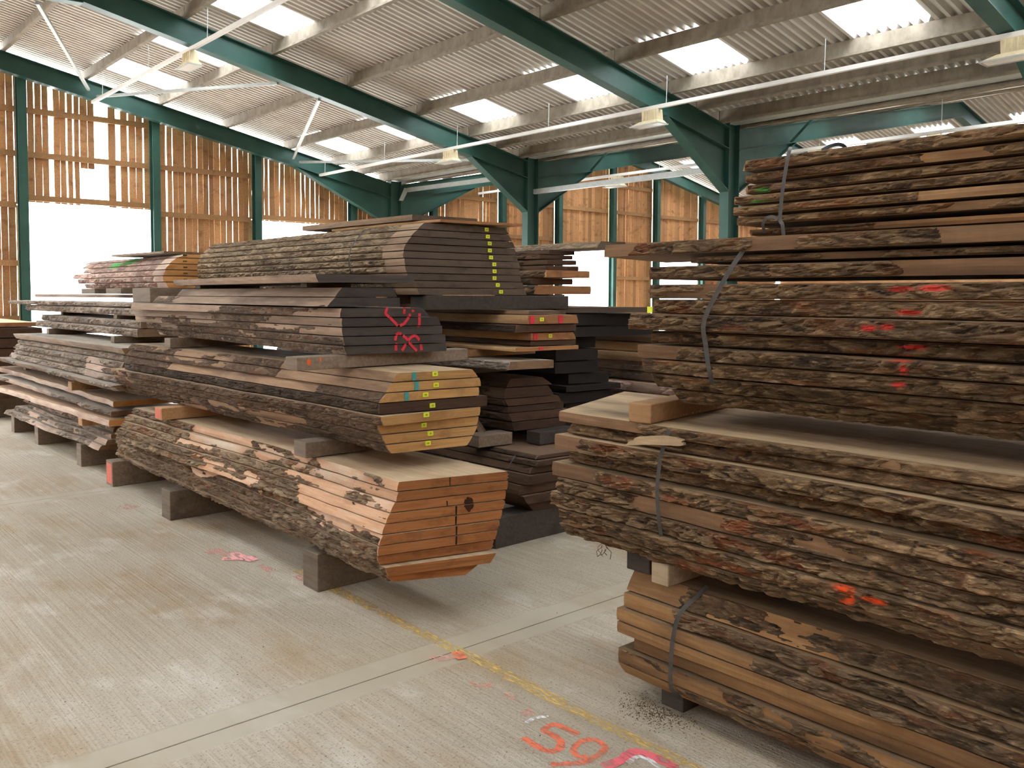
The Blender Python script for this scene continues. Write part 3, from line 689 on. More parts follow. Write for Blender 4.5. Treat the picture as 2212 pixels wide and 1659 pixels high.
bearer((2.29, 6.42), (3.2, 6.42), 0, .212, .17, 'grey timber bearer under the middle of the near left stack')
bearer((2.33, 7.86), (3.2, 7.86), 0, .212, .17, 'red-ended timber bearer under the far end of the near left stack', red=1)
bearer((2.36, 4.5), (3.15, 4.5), .72, .088, .14, 'grey bearer end on the lowest pack, near left stack', 'grey_timber')
bearer((2.28, 6.52), (3.0, 6.52), .72, .088, .14, 'orange-ended tan bearer on the far part of the lowest pack', 'tan_timber', red=1)
# second pack
xl2 = [2.55, 2.512, 2.49, 2.468, 2.476, 2.478, 2.512, 2.556]; xr2 = [3.0, 3.04, 3.07, 3.085, 3.14, 3.08, 3.09, 3.07]
zz = [.81, .863, .916, .969, 1.022, 1.082, 1.134, 1.186, 1.236]
rows = []
for i in range(8):
    bl = [-.035, -.022, -.02, -.012, .0, .045, .042, .036][i]; rb = [-.04, -.03, -.015, -.006, 0, .0, .01, .04][i]
    fx = 2.33+[.10, .06, .03, 0, .03, .02, .04, .06][i]
    op = dict(bevL=bl, bevR=rb)
    if i == 4: op['S'] = 'brown_pack'; op['desc'] = 'dark board set back under three'
    if i == 5: op['bL'] = lambda y, z: np.where((y > 4.5) & (y < 6.6), -1, .3)
    rows.append((zz[i], zz[i+1]-.003, (xl2[i], 3.84-(.05 if i == 3 else 0)), (xr2[i], 3.78), (fx, 7.5+(.25 if i < 4 else 0)), (fx+.62, 7.5), op))
P2 = pack('tan_log', 'boards of the second pack, near left stack', 'second pack, near left stack', 'tan-ended board with yellow tag', rows, seed=131, bL=lambda y, z: (fbm(y*1.2, z*9, 8)-.3)*3-np.where((z > 1.08) & (y < 5.0), 3, 0), bR=full(), hb=.018, bk=.0065)
for b, (u, v) in zip(P2, ((928, 958), (933, 937), (921, 919), (921, 896), (936, 876), (922, 853), (944, 832), (943, 808))):
    i = P2.index(b); yy = 3.84-.06*(2.9-xl2[i])/(xr2[i]-xl2[i])-(.05*(1-(2.9-xl2[i])/.6) if i == 3 else 0)
    q = at(u, v, y=yy-.004); endtag(b, q[0], yy-.006, min(max(q[2], zz[i]+.014), zz[i+1]-.016))
for i, u in ((7, 894), (6, 898), (5, 876)):
    q = at(u, 830, y=3.83); endmark('paint_mark', P2[i], q[0], zz[i]+.001, zz[i+1]-.005, .024, 'blue_mark')
NEARB = bearer((2.2, 4.28), (3.42, 4.36), 1.236, .072, .12, 'grey bearer with orange dot between second and third packs', 'grey_timber').name
bearer((2.42, 6.7), (3.3, 6.7), 1.236, .072, .12, 'old bearer at the far end between second and third packs', 'grey_timber')
# third pack
zz = [1.31, 1.362, 1.414, 1.466, 1.518, 1.572]; rows = []
xl3 = [2.515, 2.50, 2.49, 2.478, 2.462]; xr3 = [3.14, 3.13, 3.11, 3.10, 3.02]
for i in range(5):
    rows.append((zz[i], zz[i+1]-.003, (xl3[i], 4.22), (xr3[i], 4.16), (2.42-.0*i+[.16, .1, .04, 0, -.06][i], 7.3+[0, .1, .2, .1, .0][i]), (3.1, 7.3), dict(bevL=[-.02, -.012, -.006, .0, .01][i], bevR=[0, 0, 0, .02, .05][i])))
P3 = pack('grey_log', 'boards of the third pack, near left stack', 'third pack, near left stack', 'dark-ended board with flaking edge', rows, seed=161, bL=patchy(.47, 33, 1.1, 11), bR=full(), hb=.014)
# red crayon figures run over the ends of the third pack
def crayon(pts, boards, zz, wd=.016):
    Q = []
    P = [np.array(at(830+a/10.37, 620+b/10.37, y=4.165)) for a, b in pts]
    for i in range(len(P)-1):
        for t in np.linspace(0, 1, 7, endpoint=False): Q.append(P[i]*(1-t)+P[i+1]*t)
    Q.append(P[-1])
    for bi, b in enumerate(boards):
        g = MB(); any_ = False
        for p, q in zip(Q[:-1], Q[1:]):
            m_ = (p+q)/2
            if zz[bi]+.001 < m_[2] < zz[bi+1]-.004:
                yy = lambda x: ey(b, x)-.003
                d = q-p; n = np.array([-d[2], 0, d[0]])/np.linalg.norm(d)*wd/2
                A = [p+n, p-n, q-n, q+n]; A = [np.array([a[0], yy(a[0]), a[2]]) for a in A]
                g.prism(A, (0, .004, 0)); any_ = True
        if any_: g.build('paint_mark', M['red_mark'], b)
for L in ([(110, 470), (60, 600), (170, 680), (280, 800), (350, 880), (470, 830), (560, 700), (590, 600)], [(480, 400), (460, 600)], [(640, 390), (650, 560)], [(780, 590), (800, 740), (790, 900)],
          [(290, 1200), (310, 1080), (390, 1030), (480, 1110), (560, 1200), (640, 1110), (720, 1090), (800, 1190)], [(320, 1250), (320, 1430)], [(450, 1430), (530, 1280), (600, 1250), (680, 1350), (760, 1430)], [(840, 1260), (860, 1420)]):
    crayon(L, P3, zz)
P3b = pack('grey_log', 'waney boards above the third pack', 'short lot above the red-marked pack', 'dark board with a wide pale waney edge',
     [(1.576, 1.628, (2.40, 4.25), (2.86, 4.22), (2.5, 7.2), (3.0, 7.2), dict(bevL=.05, bevR=.0, bL=patchy(.6, 44, 1.1, 11))),
      (1.63, 1.684, (2.45, 4.25), (2.84, 4.22), (2.58, 6.9), (3.0, 6.9), dict(bevL=.045, bevR=.03))], seed=170)
P3c = board('grey_log', 1.71, 1.757, (2.36, 4.27), (2.92, 4.2), (2.62, 7.05), (3.2, 7.05), 'single dark grey board laid on top of the near left stack', 'single board', bevL=-.02, bevR=-.05, seed=172, wob=.006)
bearer((2.62, 6.6), (3.1, 6.6), 1.684, .026, .1, 'thin spacer under the far end of the single top board')
bearer((2.5, 4.7), (2.8, 4.7), 1.684, .026, .08, 'thin spacer under the near end of the single top board')

# ================================================================== stack behind it along the aisle (left edge of the view)
def frow(z0, z1, x0, y0, x1, y1, wd=.62, **k):
    return (z0, z1, (x0, y0), (x0+wd, y0+.02), (x1, y1), (x1+wd, y1), k)
fd = 'weathered grey board'
F1 = pack('weathered', 'boards of the far left stack, low pack', 'the low pack of the far left stack', fd,
  [frow(.215, .262, 2.40, 8.42, 2.30, 11.75, .66, bevL=.03), frow(.268, .318, 2.43, 8.36, 2.38, 11.6, .6, bevL=.02), frow(.325, .365, 2.47, 8.34, 2.44, 11.2, .56), frow(.372, .42, 2.5, 8.4, 2.46, 11.5, .5, bevL=.02)],
  seed=201, bL=patchy(.42, 61), hb=.032, bstep=.03, bk=.012, wob=.02)
F2 = pack('weathered', 'boards of the far left stack, middle pack', 'middle pack, far left stack', 'pinkish weathered board with bowed edge',
  [frow(.50, .56, 2.36, 7.9, 2.26, 11.95, .66, S='pink_log', bL=None, dzf=-.02), frow(.575, .62, 2.40, 8.0, 2.28, 12.0, .6, dzf=.05), frow(.66, .71, 2.42, 7.95, 2.3, 11.9, .6, S='pink_log', bL=None, dzf=.06)],
  seed=211, bL=patchy(.42, 62), hb=.03, bstep=.03, bk=.012, wob=.02)
F3 = pack('weathered', 'boards of the far left stack, upper pack', 'upper pack, far left stack', 'bark-edged grey board',
  [frow(.83, .885, 2.34, 7.6, 2.32, 11.85, .64, bevL=-.05), frow(.89, .945, 2.38, 7.7, 2.36, 11.7, .6, bevL=.02), frow(.95, 1.0, 2.4, 7.75, 2.38, 11.5, .6, bevL=.02), frow(1.005, 1.06, 2.42, 7.75, 2.37, 11.4, .6, bevL=.02), frow(1.065, 1.12, 2.46, 7.75, 2.38, 11.3, .6, bevL=.03), frow(1.13, 1.185, 2.44, 7.72, 2.36, 11.3, .64, bevL=-.03, bL=None)],
  seed=221, bL=patchy(.38, 63), hb=.034, bstep=.03, bk=.012, wob=.015)
for y, l in ((8.95, 'grey bearer at the near end of the far left stack'), (10.55, 'grey bearer under the middle of the far left stack'), (11.65, 'grey bearer at the far end of the far left stack')):
    bearer((2.38, y), (3.1, y), 0, .21, .15, l)
bearer((2.33, 8.7), (3.0, 8.7), .42, .075, .12, 'tan bearer end sticking out above the low pack, far left stack', 'tan_timber')
bearer((2.4, 11.0), (3.0, 11.0), .42, .075, .12, 'bearer at the far end above the low pack, far left stack')
bearer((2.3, 8.9), (3.0, 8.9), .735, .08, .12, 'tan bearer end under the upper pack, far left stack', 'tan_timber')
bearer((2.4, 11.1), (3.0, 11.1), .775, .05, .12, 'bearer at the far end under the upper pack, far left stack')
F4 = pack('weathered', 'boards on top of the far left stack', 'loose top boards, far left stack', 'rough bark-edged board',
  [frow(1.25, 1.325, 2.7, 8.2, 2.66, 11.6, .6), frow(1.33, 1.40, 2.72, 8.2, 2.68, 11.4, .6, bL=full()), frow(1.44, 1.51, 2.74, 8.15, 2.62, 11.9, .62, bL=full()), frow(1.515, 1.56, 2.8, 8.2, 2.5, 12.3, .5)],
  seed=231, bL=patchy(.4, 64), hb=.03, bstep=.03, bk=.014)
for y, l in ((8.6, 'spacer under the loose boards, near end of the far left stack'), (10.9, 'spacer under the loose boards, far end of the far left stack')): bearer((2.6, y), (3.2, y), 1.185, .065, .1, l)
bearer((2.72, 8.9), (3.3, 8.9), 1.40, .04, .1, 'thin spacer between the loose boards on the far left stack')
bearer((2.75, 10.9), (3.3, 10.9), 1.40, .04, .1, 'thin far spacer between the loose boards on the far left stack')
board('weathered', 1.60, 1.64, (3.2, 9.2), (3.5, 9.2), (2.75, 12.0), (3.1, 12.0), 'thin dark board sticking out into the bright doorway', 'single board', seed=235)
for k, (y, l) in enumerate(((8.85, 'dark spacer block beneath the pale log, near end'), (9.7, 'dark spacer block beneath the pale log, middle'), (10.6, 'dark spacer block beneath the pale log, far end'))):
    bearer((2.95, y), (3.75, y), 1.64 if k else 1.56, .06 if k else .14, .5, l, 'grey_timber')
PAINT['boards of the pale log in the doorway light'] = [(10.0, 2.0, .28, .06), (10.35, 1.96, .2, .05)]
rows = []; zf = [1.705, 1.765, 1.825, 1.885, 1.945, 2.005, 2.045]
xlf = [3.18, 3.14, 3.13, 3.15, 3.2, 3.28]; xrf = [3.76, 3.8, 3.79, 3.76, 3.7, 3.62]
for i in range(6): rows.append((zf[i], zf[i+1]-.004, (xlf[i], 8.7), (xrf[i], 8.68), (xlf[i]-.04, 11.3+.2*(i % 3)), (xrf[i]-.04, 11.4), dict(bevL=[-.03, -.01, .02, .05, .07, .08][i], bevR=[-.03, 0, .02, .05, .07, .08][i])))
F5 = pack('pink_log', 'boards of the pale log in the doorway light', 'the pale barked log against the doorway', 'orange-ended board with pinkish bark', rows, seed=241, bL=lambda y, z: np.minimum(sz(y, 9.0), .6), bR=full(), hb=.02, bstep=.03, bk=.012)
for i, b in enumerate(F5):
    endmark('number_tag', b, 3.33, zf[i]+.018, zf[i]+.03, .04, 'ink')
board('weathered', 2.05, 2.075, (3.2, 8.9), (3.7, 8.9), (3.1, 10.2), (3.6, 10.2), 'thin loose board on top of the pale barked log', 'single board', seed=246)
# stack at the left frame edge
G1 = pack('brown_pack', 'boards at the far end of the aisle', 'pack at the far end of the aisle', 'brown board', [(.3+.13*i, .42+.13*i, (2.3, 12.6), (2.95, 12.6), (2.3, 15.8), (2.95, 15.8)) for i in range(7)], seed=251, bL=patchy(.5, 71), bstep=.05, bk=.03)
board('bright_board', 1.215, 1.27, (2.3, 12.7), (2.9, 12.7), (2.25, 15.9), (2.9, 15.9), 'pale board lying on the pack at the far end of the aisle', 'single board', seed=255)
for y, l in ((13.2, 'bearer under the near part of the pack at the aisle end'), (15.2, 'bearer under the far part of the pack at the aisle end')): bearer((2.35, y), (2.95, y), 0, .298, .2, l)

# ================================================================== second row: behind the near left stack
MS = 'the second row'
zz = [.2, .262, .325, .39, .455, .505, .545, .575]
xlm = [3.95, 3.86, 3.8, 3.84, 3.9, 3.93, 3.97]
rows = [(zz[i], zz[i+1]-.004, (xlm[i], 4.25-.03*(i % 2)), (xlm[i]+.6, 4.2), (xlm[i]-.1, 7.4), (xlm[i]+.5, 7.4), dict(bevL=[-.05, -.04, .02, .03, .03, .02, .03][i])) for i in range(7)]
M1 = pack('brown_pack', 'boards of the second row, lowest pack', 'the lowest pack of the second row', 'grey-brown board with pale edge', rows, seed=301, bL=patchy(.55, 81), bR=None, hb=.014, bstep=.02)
bearer((3.62, 4.35), (4.6, 4.35), 0, .2, .18, 'bearer on the floor under the second row, near end', 'dark_shaded_timber'); bearer((3.7, 6.9), (4.6, 6.9), 0, .2, .18, 'bearer on the floor under the second row, far end', 'dark_shaded_timber')
q = at(1035, 968, z=.575); bearer((q[0], q[1]+.08), (q[0]+.3, q[1]+.06), .575, .085, .16, 'grey square block on the lowest pack of the second row', 'grey_timber')
q = at(1168, 962, z=.575); bearer((q[0], q[1]+.08), (q[0]+.4, q[1]+.08), .575, .09, .14, 'dark block under the brown log of the second row', 'dark_shaded_timber')
bearer((3.85, 6.9), (4.6, 6.9), .575, .09, .14, 'far block under the brown log of the second row', 'grey_timber')
YM = 4.7
zz = [.665, .735, .80, .85, .905, .985, 1.05]; px = [1112, 1105, 1098, 1098, 1090, 1094, 1104]
rows = []
for i in range(6):
    a = at(px[i], 880, y=YM)[0]; c = at(px[i+1], 880, y=YM)[0]
    rows.append((zz[i], zz[i+1]-.004, (a, YM), (a+.52-.03*abs(i-2), YM-.04), (a-.1, 7.4), (a+.45, 7.4), dict(bevL=c-a, bevR=[-.05, -.03, 0, .03, .06, .1][i])))
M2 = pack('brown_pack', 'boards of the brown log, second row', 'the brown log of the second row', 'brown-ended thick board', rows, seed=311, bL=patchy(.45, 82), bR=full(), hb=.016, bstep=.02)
board('weathered', 1.125, 1.185, (at(1098, 790, y=4.55)[0], 4.55), (at(1194, 790, y=4.5)[0], 4.5), (3.55, 7.2), (4.05, 7.2), 'grey board with shaggy bark edge above the brown log', 'single board', bevL=.02, bL=full(), seed=315, hb=.022)
bearer((3.9, 5.2), (4.5, 5.2), 1.05, .074, .1, 'spacer between brown log and grey shaggy board', 'grey_timber'); bearer((3.8, 7.0), (4.4, 7.0), 1.05, .074, .1, 'far spacer between brown log and grey shaggy board', 'grey_timber')
# boards with the bright edge
YB2 = 4.6
def mb_(u0, u1, z0, z1, y, **k):
    a = at(u0, 700, y=y)[0]; b = at(u1, 700, y=y)[0]; return (z0, z1, (a, y), (b, y-.03), (a-.12, 7.6), (b-.1, 7.6), k)
M3 = pack('brown_pack', 'boards of the second row, tagged pack', 'the tagged pack of the second row', 'dark board', [
   mb_(1120, 1245, 1.245, 1.275, 4.6, S='bright_board', desc='thin bright-edged board'), mb_(1150, 1238, 1.28, 1.315, 4.62), mb_(1150, 1238, 1.32, 1.375, 4.6, S='bright_board', bevR=.03, desc='board with red stripe'),
   mb_(1115, 1236, 1.382, 1.435, 4.58, bL=full(), bevL=.02, desc='dark board with bark edge'), mb_(1140, 1242, 1.44, 1.505, 4.55, S='bright_board', bevR=.02, desc='bright yellow-edged board with tag'),
   mb_(1142, 1215, 1.508, 1.535, 4.6, S='top_log', desc='thin split board')], seed=321, hb=.014, bstep=.02)
q = at(1173, 690, y=4.53); endtag(M3[4], q[0], 4.535, 1.472, .036, .026); q = at(1190, 727, y=4.58); endtag(M3[2], q[0], 4.585, 1.35, .034, .026)
for b, u, z0, z1, y in ((M3[4], 1150, 1.443, 1.50, 4.548), (M3[4], 1212, 1.443, 1.50, 4.53), (M3[2], 1157, 1.323, 1.37, 4.6), (M3[0], 1170, 1.25, 1.27, 4.59)):
    q = at(u, 700, y=y)[0]; endmark('paint_mark', b, q, z0, z1, .04, 'red_mark')
bearer((3.95, 5.1), (4.7, 5.1), 1.185, .058, .1, 'spacer under the tagged pack of the second row', 'tan_timber'); bearer((3.85, 7.1), (4.6, 7.1), 1.185, .058, .1, 'far spacer under the tagged pack of the second row', 'grey_timber')
bearer((3.5, 4.95), (4.82, 4.9), 1.54, .1, .2, 'long dark beam carrying the tall log of the second row', 'dark_shaded_timber'); bearer((3.2, 7.3), (4.6, 7.3), 1.54, .1, .2, 'far dark beam carrying the tall log of the second row', 'dark_shaded_timber')
# tall log on top
YT = 4.9
lp = [(900, 634), (893, 617), (880, 594), (873, 567), (873, 545), (876, 531), (884, 517), (893, 505), (905, 493), (917, 483)]
rp = [(1121, 634), (1114, 617), (1112, 594), (1108, 567), (1102, 545), (1098, 531), (1092, 517), (1084, 503), (1076, 493), (1071, 483)]
zz = np.linspace(1.645, 2.14, 11); rows = []
LX = lambda z: float(np.interp(z, [at(u, v, y=YT)[2] for u, v in lp], [at(u, v, y=YT)[0] for u, v in lp]))
RX = lambda z: float(np.interp(z, [at(u, v, y=YT)[2] for u, v in rp], [at(u, v, y=YT)[0] for u, v in rp]))
for i in range(10):
    a, b = LX(zz[i]), RX(zz[i]); a2, b2 = LX(zz[i+1]), RX(zz[i+1]); j = [.1, .06, .03, 0, .02, 0, .01, .03, 0, .02][i]
    rows.append((zz[i], zz[i+1]-.003, (a, YT-j*.3), (b, YT-.05-j*.3), (a-.0, 8.45), (b-.2, 8.45), dict(bevL=a2-a, bevR=b-b2)))
M4 = pack('top_log', 'boards of the tall log, second row', 'the tall log on the second row', 'dark brown-ended board with yellow tag', rows, seed=341, bL=lambda y, z: np.where(y < 5.15, -1, .5+(fbm(y, z*6, 9)-.5)), bR=full(), hb=.026, bstep=.02, bk=.008)
tg = [(1076, 628), (1071, 611), (1067, 595), (1067, 577), (1065, 560), (1060, 540), (1057, 526), (1055, 512), (1053, 499), (1050, 490)]
for i, (b, (u, v)) in enumerate(zip(M4, tg)):
    xx = at(u, v, y=YT-.04)[0]; fr_ = (xx-LX(zz[i]))/(RX(zz[i])-LX(zz[i])); j = [.1, .06, .03, 0, .02, 0, .01, .03, 0, .02][i]
    endtag(b, xx, YT-j*.3-.05*fr_-.008, zz[i]+.023, .034, .026)
board('bright_board', 2.145, 2.165, (3.62, 4.85), (4.27, 4.75), (3.55, 6.2), (4.15, 6.2), 'thin pale board with splintered edge on the tall log', 'single board', seed=351, wob=.02)
board('top_log', 2.168, 2.21, (3.55, 5.1), (4.1, 5.05), (3.5, 6.6), (4.0, 6.6), 'uppermost grey board lying on the tall log', 'single board', seed=352)
sp = [(875, 497), (848, 493), (828, 520), (820, 545), (819, 570), (830, 592)]
strap([at(875, 497, x=3.62)-[.0, 0, -.0]]+[np.array([LX(z)-.035, 5.55, z]) for z in (2.12, 2.06, 1.98, 1.88, 1.78, 1.68)], 'thin wire band round the tall log of the second row', .008)

# ================================================================== third row, backlit
def nb(u0, u1, z0, z1, y, yf=8.0, **k):
    a = at(u0, 650, y=y)[0]; b = at(u1, 650, y=y)[0]; return (z0, z1, (a, y), (b, y-.05), (a+.0, yf), (b, yf), k)
N1 = pack('brown_pack', 'backlit boards of the third row', 'the backlit pack of the third row', 'dark board', [
   nb(1158, 1268, 1.655, 1.725, 5.1, S='bright_board', desc='orange board jutting right'), nb(1150, 1228, 1.735, 1.785, 5.2), nb(1180, 1264, 1.79, 1.85, 5.1, S='bright_board', desc='orange board jutting right', bL=full()),
   nb(1178, 1240, 1.855, 1.895, 5.3), nb(1185, 1236, 1.905, 1.945, 5.3), nb(1170, 1228, 1.955, 1.99, 5.4), nb(1190, 1232, 1.995, 2.03, 5.4)], seed=401, bL=patchy(.45, 91), bstep=.03, bk=.012)
N2 = board('top_log', 2.035, 2.095, (5.3, 4.95), (5.62, 4.9), (5.55, 7.6), (6.0, 7.6), 'long board jutting towards the camera on top of the third row', 'single board', bevL=.05, bevR=.05, bL=full(), seed=405, dzf=.03)
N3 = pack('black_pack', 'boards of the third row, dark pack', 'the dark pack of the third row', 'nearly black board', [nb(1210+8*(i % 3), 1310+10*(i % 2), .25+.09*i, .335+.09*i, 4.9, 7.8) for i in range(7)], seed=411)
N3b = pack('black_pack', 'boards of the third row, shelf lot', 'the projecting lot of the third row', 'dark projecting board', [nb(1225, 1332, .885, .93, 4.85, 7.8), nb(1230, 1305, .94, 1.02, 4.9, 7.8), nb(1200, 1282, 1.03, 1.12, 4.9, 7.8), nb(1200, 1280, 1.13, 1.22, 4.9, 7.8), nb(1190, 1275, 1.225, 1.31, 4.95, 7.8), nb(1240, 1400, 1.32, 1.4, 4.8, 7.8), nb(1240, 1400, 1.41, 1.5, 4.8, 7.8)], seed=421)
board('top_log', 1.51, 1.555, (at(1222, 670, y=4.75)[0], 4.85), (at(1388, 665, y=4.7)[0], 4.6), (5.0, 7.8), (5.7, 7.8), 'flat grey-brown board below the backlit gap of the third row', 'single board', seed=425)
for y, l in ((5.4, 'floor bearer at the near end of the third row'), (7.4, 'floor bearer at the far end of the third row')): bearer((4.9, y), (5.6, y), 0, .248, .2, l, 'dark_shaded_timber')
bearer((4.8, 5.6), (5.5, 5.6), 1.555, .098, .14, 'bearer under the backlit pack of the third row'); bearer((4.9, 7.4), (5.5, 7.4), 1.555, .098, .14, 'far bearer under the backlit pack of the third row')
# fourth stack, seen through the gap
rows = [(.62+.088*i, .70+.088*i, (6.0+[.0, .05, -.04, .08, .05, .0, .03, .02][i], 3.9), (6.6, 3.9), (6.0+[.0, .05, -.04, .08, .05, .0, .03, .02][i], 6.0-.08*(i % 3)), (6.6, 6.0), dict(S=['weathered', 'weathered', 'pink_log', 'weathered', 'weathered', 'bright_board', 'bright_board', 'brown_pack'][i])) for i in range(8)]
O1 = pack('weathered', 'boards of the stack seen through the gap', 'the stack glimpsed through the gap', 'rough-edged board', rows, seed=431, bL=patchy(.42, 95, 2), hb=.02, bstep=.02, bk=.012)
for y, l in ((4.2, 'bearer under the glimpsed stack, near end'), (5.7, 'bearer under the glimpsed stack, far end')): bearer((6.05, y), (6.6, y), 0, .618, .2, l)

# ================================================================== tall right stack
YN = -1.3
def rrow(z0, z1, x, yf, wd=.7, xn=None, **k):
    xn = x if xn is None else xn
    return (z0, z1, (xn, YN), (xn+wd, YN), (x, yf), (x+wd, yf+k.pop('sk', 0)), k)
RK = dict(bstep=.0085, bk=.0048, step=.03)
R1 = pack('split_oak', 'boards of the tall right stack, lowest pack', 'lowest pack, tall right stack', 'board with split brown edge', [
   rrow(.09, .15, 2.69, 2.34, .6, bevL=-.045, bL=lambda y, z: np.minimum(sz(y, -9, 2.05), (fbm(y*1.5, z*6, 3)-.45)*4)), rrow(.153, .213, 2.645, 2.335, .68, bL=lambda y, z: (fbm(y*2, z*8, 31)-.62)*5), rrow(.217, .268, 2.672, 2.27, .68, bL=None), rrow(.272, .318, 2.648, 2.345, .7, bL=None),
   rrow(.321, .372, 2.648, 2.35, .7, bL=lambda y, z: np.minimum(sz(y, -9, 1.7), (fbm(y*1.2, z*6, 32)-.4)*4)), rrow(.376, .436, 2.668, 2.33, .7, bL=lambda y, z: np.minimum(sz(y, -9, 2.08), .6), hb=.022), rrow(.44, .515, 2.69, 2.335, .66, bevL=.05, bL=lambda y, z: np.minimum(sz(y, -9, 2.06), (fbm(y*1.2, z*5, 33)-.34)*4), hb=.024)], seed=501, wob=.012, **RK)
bearer((2.735, 2.13), (3.3, 2.13), 0, .09, .11, 'small dark bearer under the corner of the tall right stack', 'dark_shaded_timber'); bearer((2.735, -.8), (3.3, -.8), 0, .09, .11, 'bearer under the hidden end of the tall right stack')
bearer((2.66, 2.14), (3.3, 2.14), .515, .085, .085, 'pale square block between lowest and second pack, tall right stack', 'pale_timber'); bearer((2.72, 2.3), (3.3, 2.33), .515, .085, .12, 'dark bearer behind the pale square block, tall right stack', 'dark_shaded_timber')
bearer((2.72, -.8), (3.3, -.8), .515, .085, .1, 'hidden bearer between lowest and second pack, tall right stack')
PAINT['boards of the tall right stack, second pack'] = [(1.345, .722, .045, .022), (1.335, .69, .022, .03), (1.355, .662, .018, .02), (1.25, .705, .05, .013)]
def rb(sd, th=.3): return lambda y, z: (fbm(y*1.5, z*6, sd)-th)*4
R2 = pack('mid_oak', 'boards of the tall right stack, second pack', 'second pack, tall right stack', 'rough board with deep bark', [
   rrow(.605, .658, 2.68, 2.68, .62, bevL=-.055, bL=rb(1, .36)), rrow(.662, .735, 2.625, 2.655, .7, bevL=-.03, bL=rb(2, .1)), rrow(.739, .80, 2.60, 2.70, .72, bL=rb(3, .15)), rrow(.804, .866, 2.598, 2.66, .74, bL=rb(4, .38)), rrow(.87, .93, 2.60, 2.69, .74, bL=lambda y, z: np.minimum(sz(y, -9, 2.45), (fbm(y*1.5, z*6, 14)-.3)*4)),
   rrow(.934, .985, 2.655, 2.63, .7, bL=rb(5, .2)), rrow(.989, 1.052, 2.60, 2.67, .74, bL=lambda y, z: np.minimum(sz(y, -9, 2.52), .4)), rrow(1.056, 1.102, 2.64, 2.63, .7, bL=rb(6, .25), bevL=.03)], seed=531, hb=.027, wob=.012, **RK)
R2t = board('mid_oak', 1.106, 1.15, (2.66, YN), (3.52, YN), (2.61, 2.66), (3.42, 3.0), 'wide pale board lidding the second pack, tall right stack', 'single board', bevL=.0, seed=541, wob=.006, step=.03, bL=lambda y, z: np.minimum(sz(y, -9, 2.2), .2), hb=.014, bstep=.01, bk=.006)
fibres(2.64, 2.42, .612, 6, .05, R2[0], .02, out=.012)
NOTCHB = bearer((2.6, 2.2), (3.35, 2.32), 1.15, .076, .1, 'brown squared bearer with notch and nail holes, tall right stack', 'tan_timber').name
bearer((2.7, -.7), (3.3, -.7), 1.15, .076, .1, 'hidden bearer under the third pack, tall right stack')
PAINT['boards of the tall right stack, third pack'] = [(1.3, 1.545, .035, .014), (1.24, 1.55, .03, .012), (1.18, 1.49, .06, .01), (1.2, 1.455, .05, .012), (1.19, 1.42, .016, .02), (1.21, 1.375, .03, .01)]
R3 = pack('rough_oak', 'boards of the tall right stack, third pack', 'third pack, tall right stack', 'bark-edged board', [
   rrow(1.228, 1.285, 2.76, 2.12, .6, bevL=-.06, bL=rb(7, .15)), rrow(1.287, 1.343, 2.695, 2.19, .7, bevL=-.045, bL=rb(8, .05)), rrow(1.346, 1.40, 2.65, 2.22, .74, bevL=-.02, bL=rb(9, .1)), rrow(1.403, 1.455, 2.625, 2.23, .76, bevL=-.004, bL=lambda y, z: np.minimum(sz(y, -9, 2.05), .6)), rrow(1.459, 1.508, 2.66, 2.2, .72, bL=rb(10, .15)),
   rrow(1.512, 1.5752, 2.61, 2.27, .78, bL=rb(11, .2), bevL=.012)], seed=561, hb=.024, wob=.012, **RK)
PAINT['boards of the tall right stack, fourth pack'] = [(1.12, 1.668, .06, .012), (1.22, 1.665, .05, .01), (1.2, 1.595, .05, .01)]
R3b = pack('rough_oak', 'boards of the tall right stack, fourth pack', 'fourth pack, tall right stack', 'bark-edged board with gap above', [
   rrow(1.5755, 1.6312, 2.67, 2.19, .7, bL=rb(12, .3)), rrow(1.632, 1.688, 2.66, 2.2, .7, bL=rb(13, .15)), rrow(1.706, 1.757, 2.665, 2.21, .7, bL=lambda y, z: np.minimum(sz(y, 1.25), .5)), rrow(1.765, 1.79, 2.68, 2.02, .66, bL=rb(15, .3), dzf=0),
   rrow(1.80, 1.852, 2.65, 2.45, .66, bL=lambda y, z: np.maximum(sz(y, 1.12, 1.55), sz(y, 1.75, 2.3)), sk=.2, bevL=.01)], seed=581, hb=.02, wob=.012, **RK)
PAINT['boards of the tall right stack, topmost pack'] = [(1.76, 2.012, .035, .018), (1.75, 1.972, .055, .012)]
rz = [1.856, 1.886, 1.93, 1.968, 2.006, 2.046, 2.086, 2.135]
dd = [0, .012, .016, 0, .0, .01, 0, 0]
R4 = pack('high_oak', 'boards of the tall right stack, topmost pack', 'topmost pack, tall right stack', 'bark-edged board', [
   rrow(rz[i]+(.004 if i != 1 else .012), rz[i+1]-.003, 2.70+[.04, .01, -.005, .0, .03, .02, .0][i], [1.81, 1.85, 1.86, 1.86, 1.83, 1.83, 1.83][i], .7,
        bL=[lambda y, z: np.minimum(sz(y, 1.35), .5), lambda y, z: np.minimum(np.maximum(sz(y, -9, .98), sz(y, 1.12)), .5), lambda y, z: np.where(y < 1.2, (fbm(y*4, z*9, 3)-.6)*5, .5), rb(22, .1), rb(23, .15), lambda y, z: np.minimum(np.maximum(sz(y, -9, 1.0), sz(y, 1.22)), .6), rb(25, .1)][i], bevL=[-.01, 0, 0, 0, 0, .0, .02][i]) for i in range(7)], seed=601, hb=.021, wob=.012, **RK)
q = at(1405, 668, x=2.62); t_ = MB().box((2.615, q[1]-.012, q[2]-.014), (2.62, q[1]+.012, q[2]+.01)).build('number_tag', M['tag'], R3b[0]); t_['label'] = 'yellow number tag'
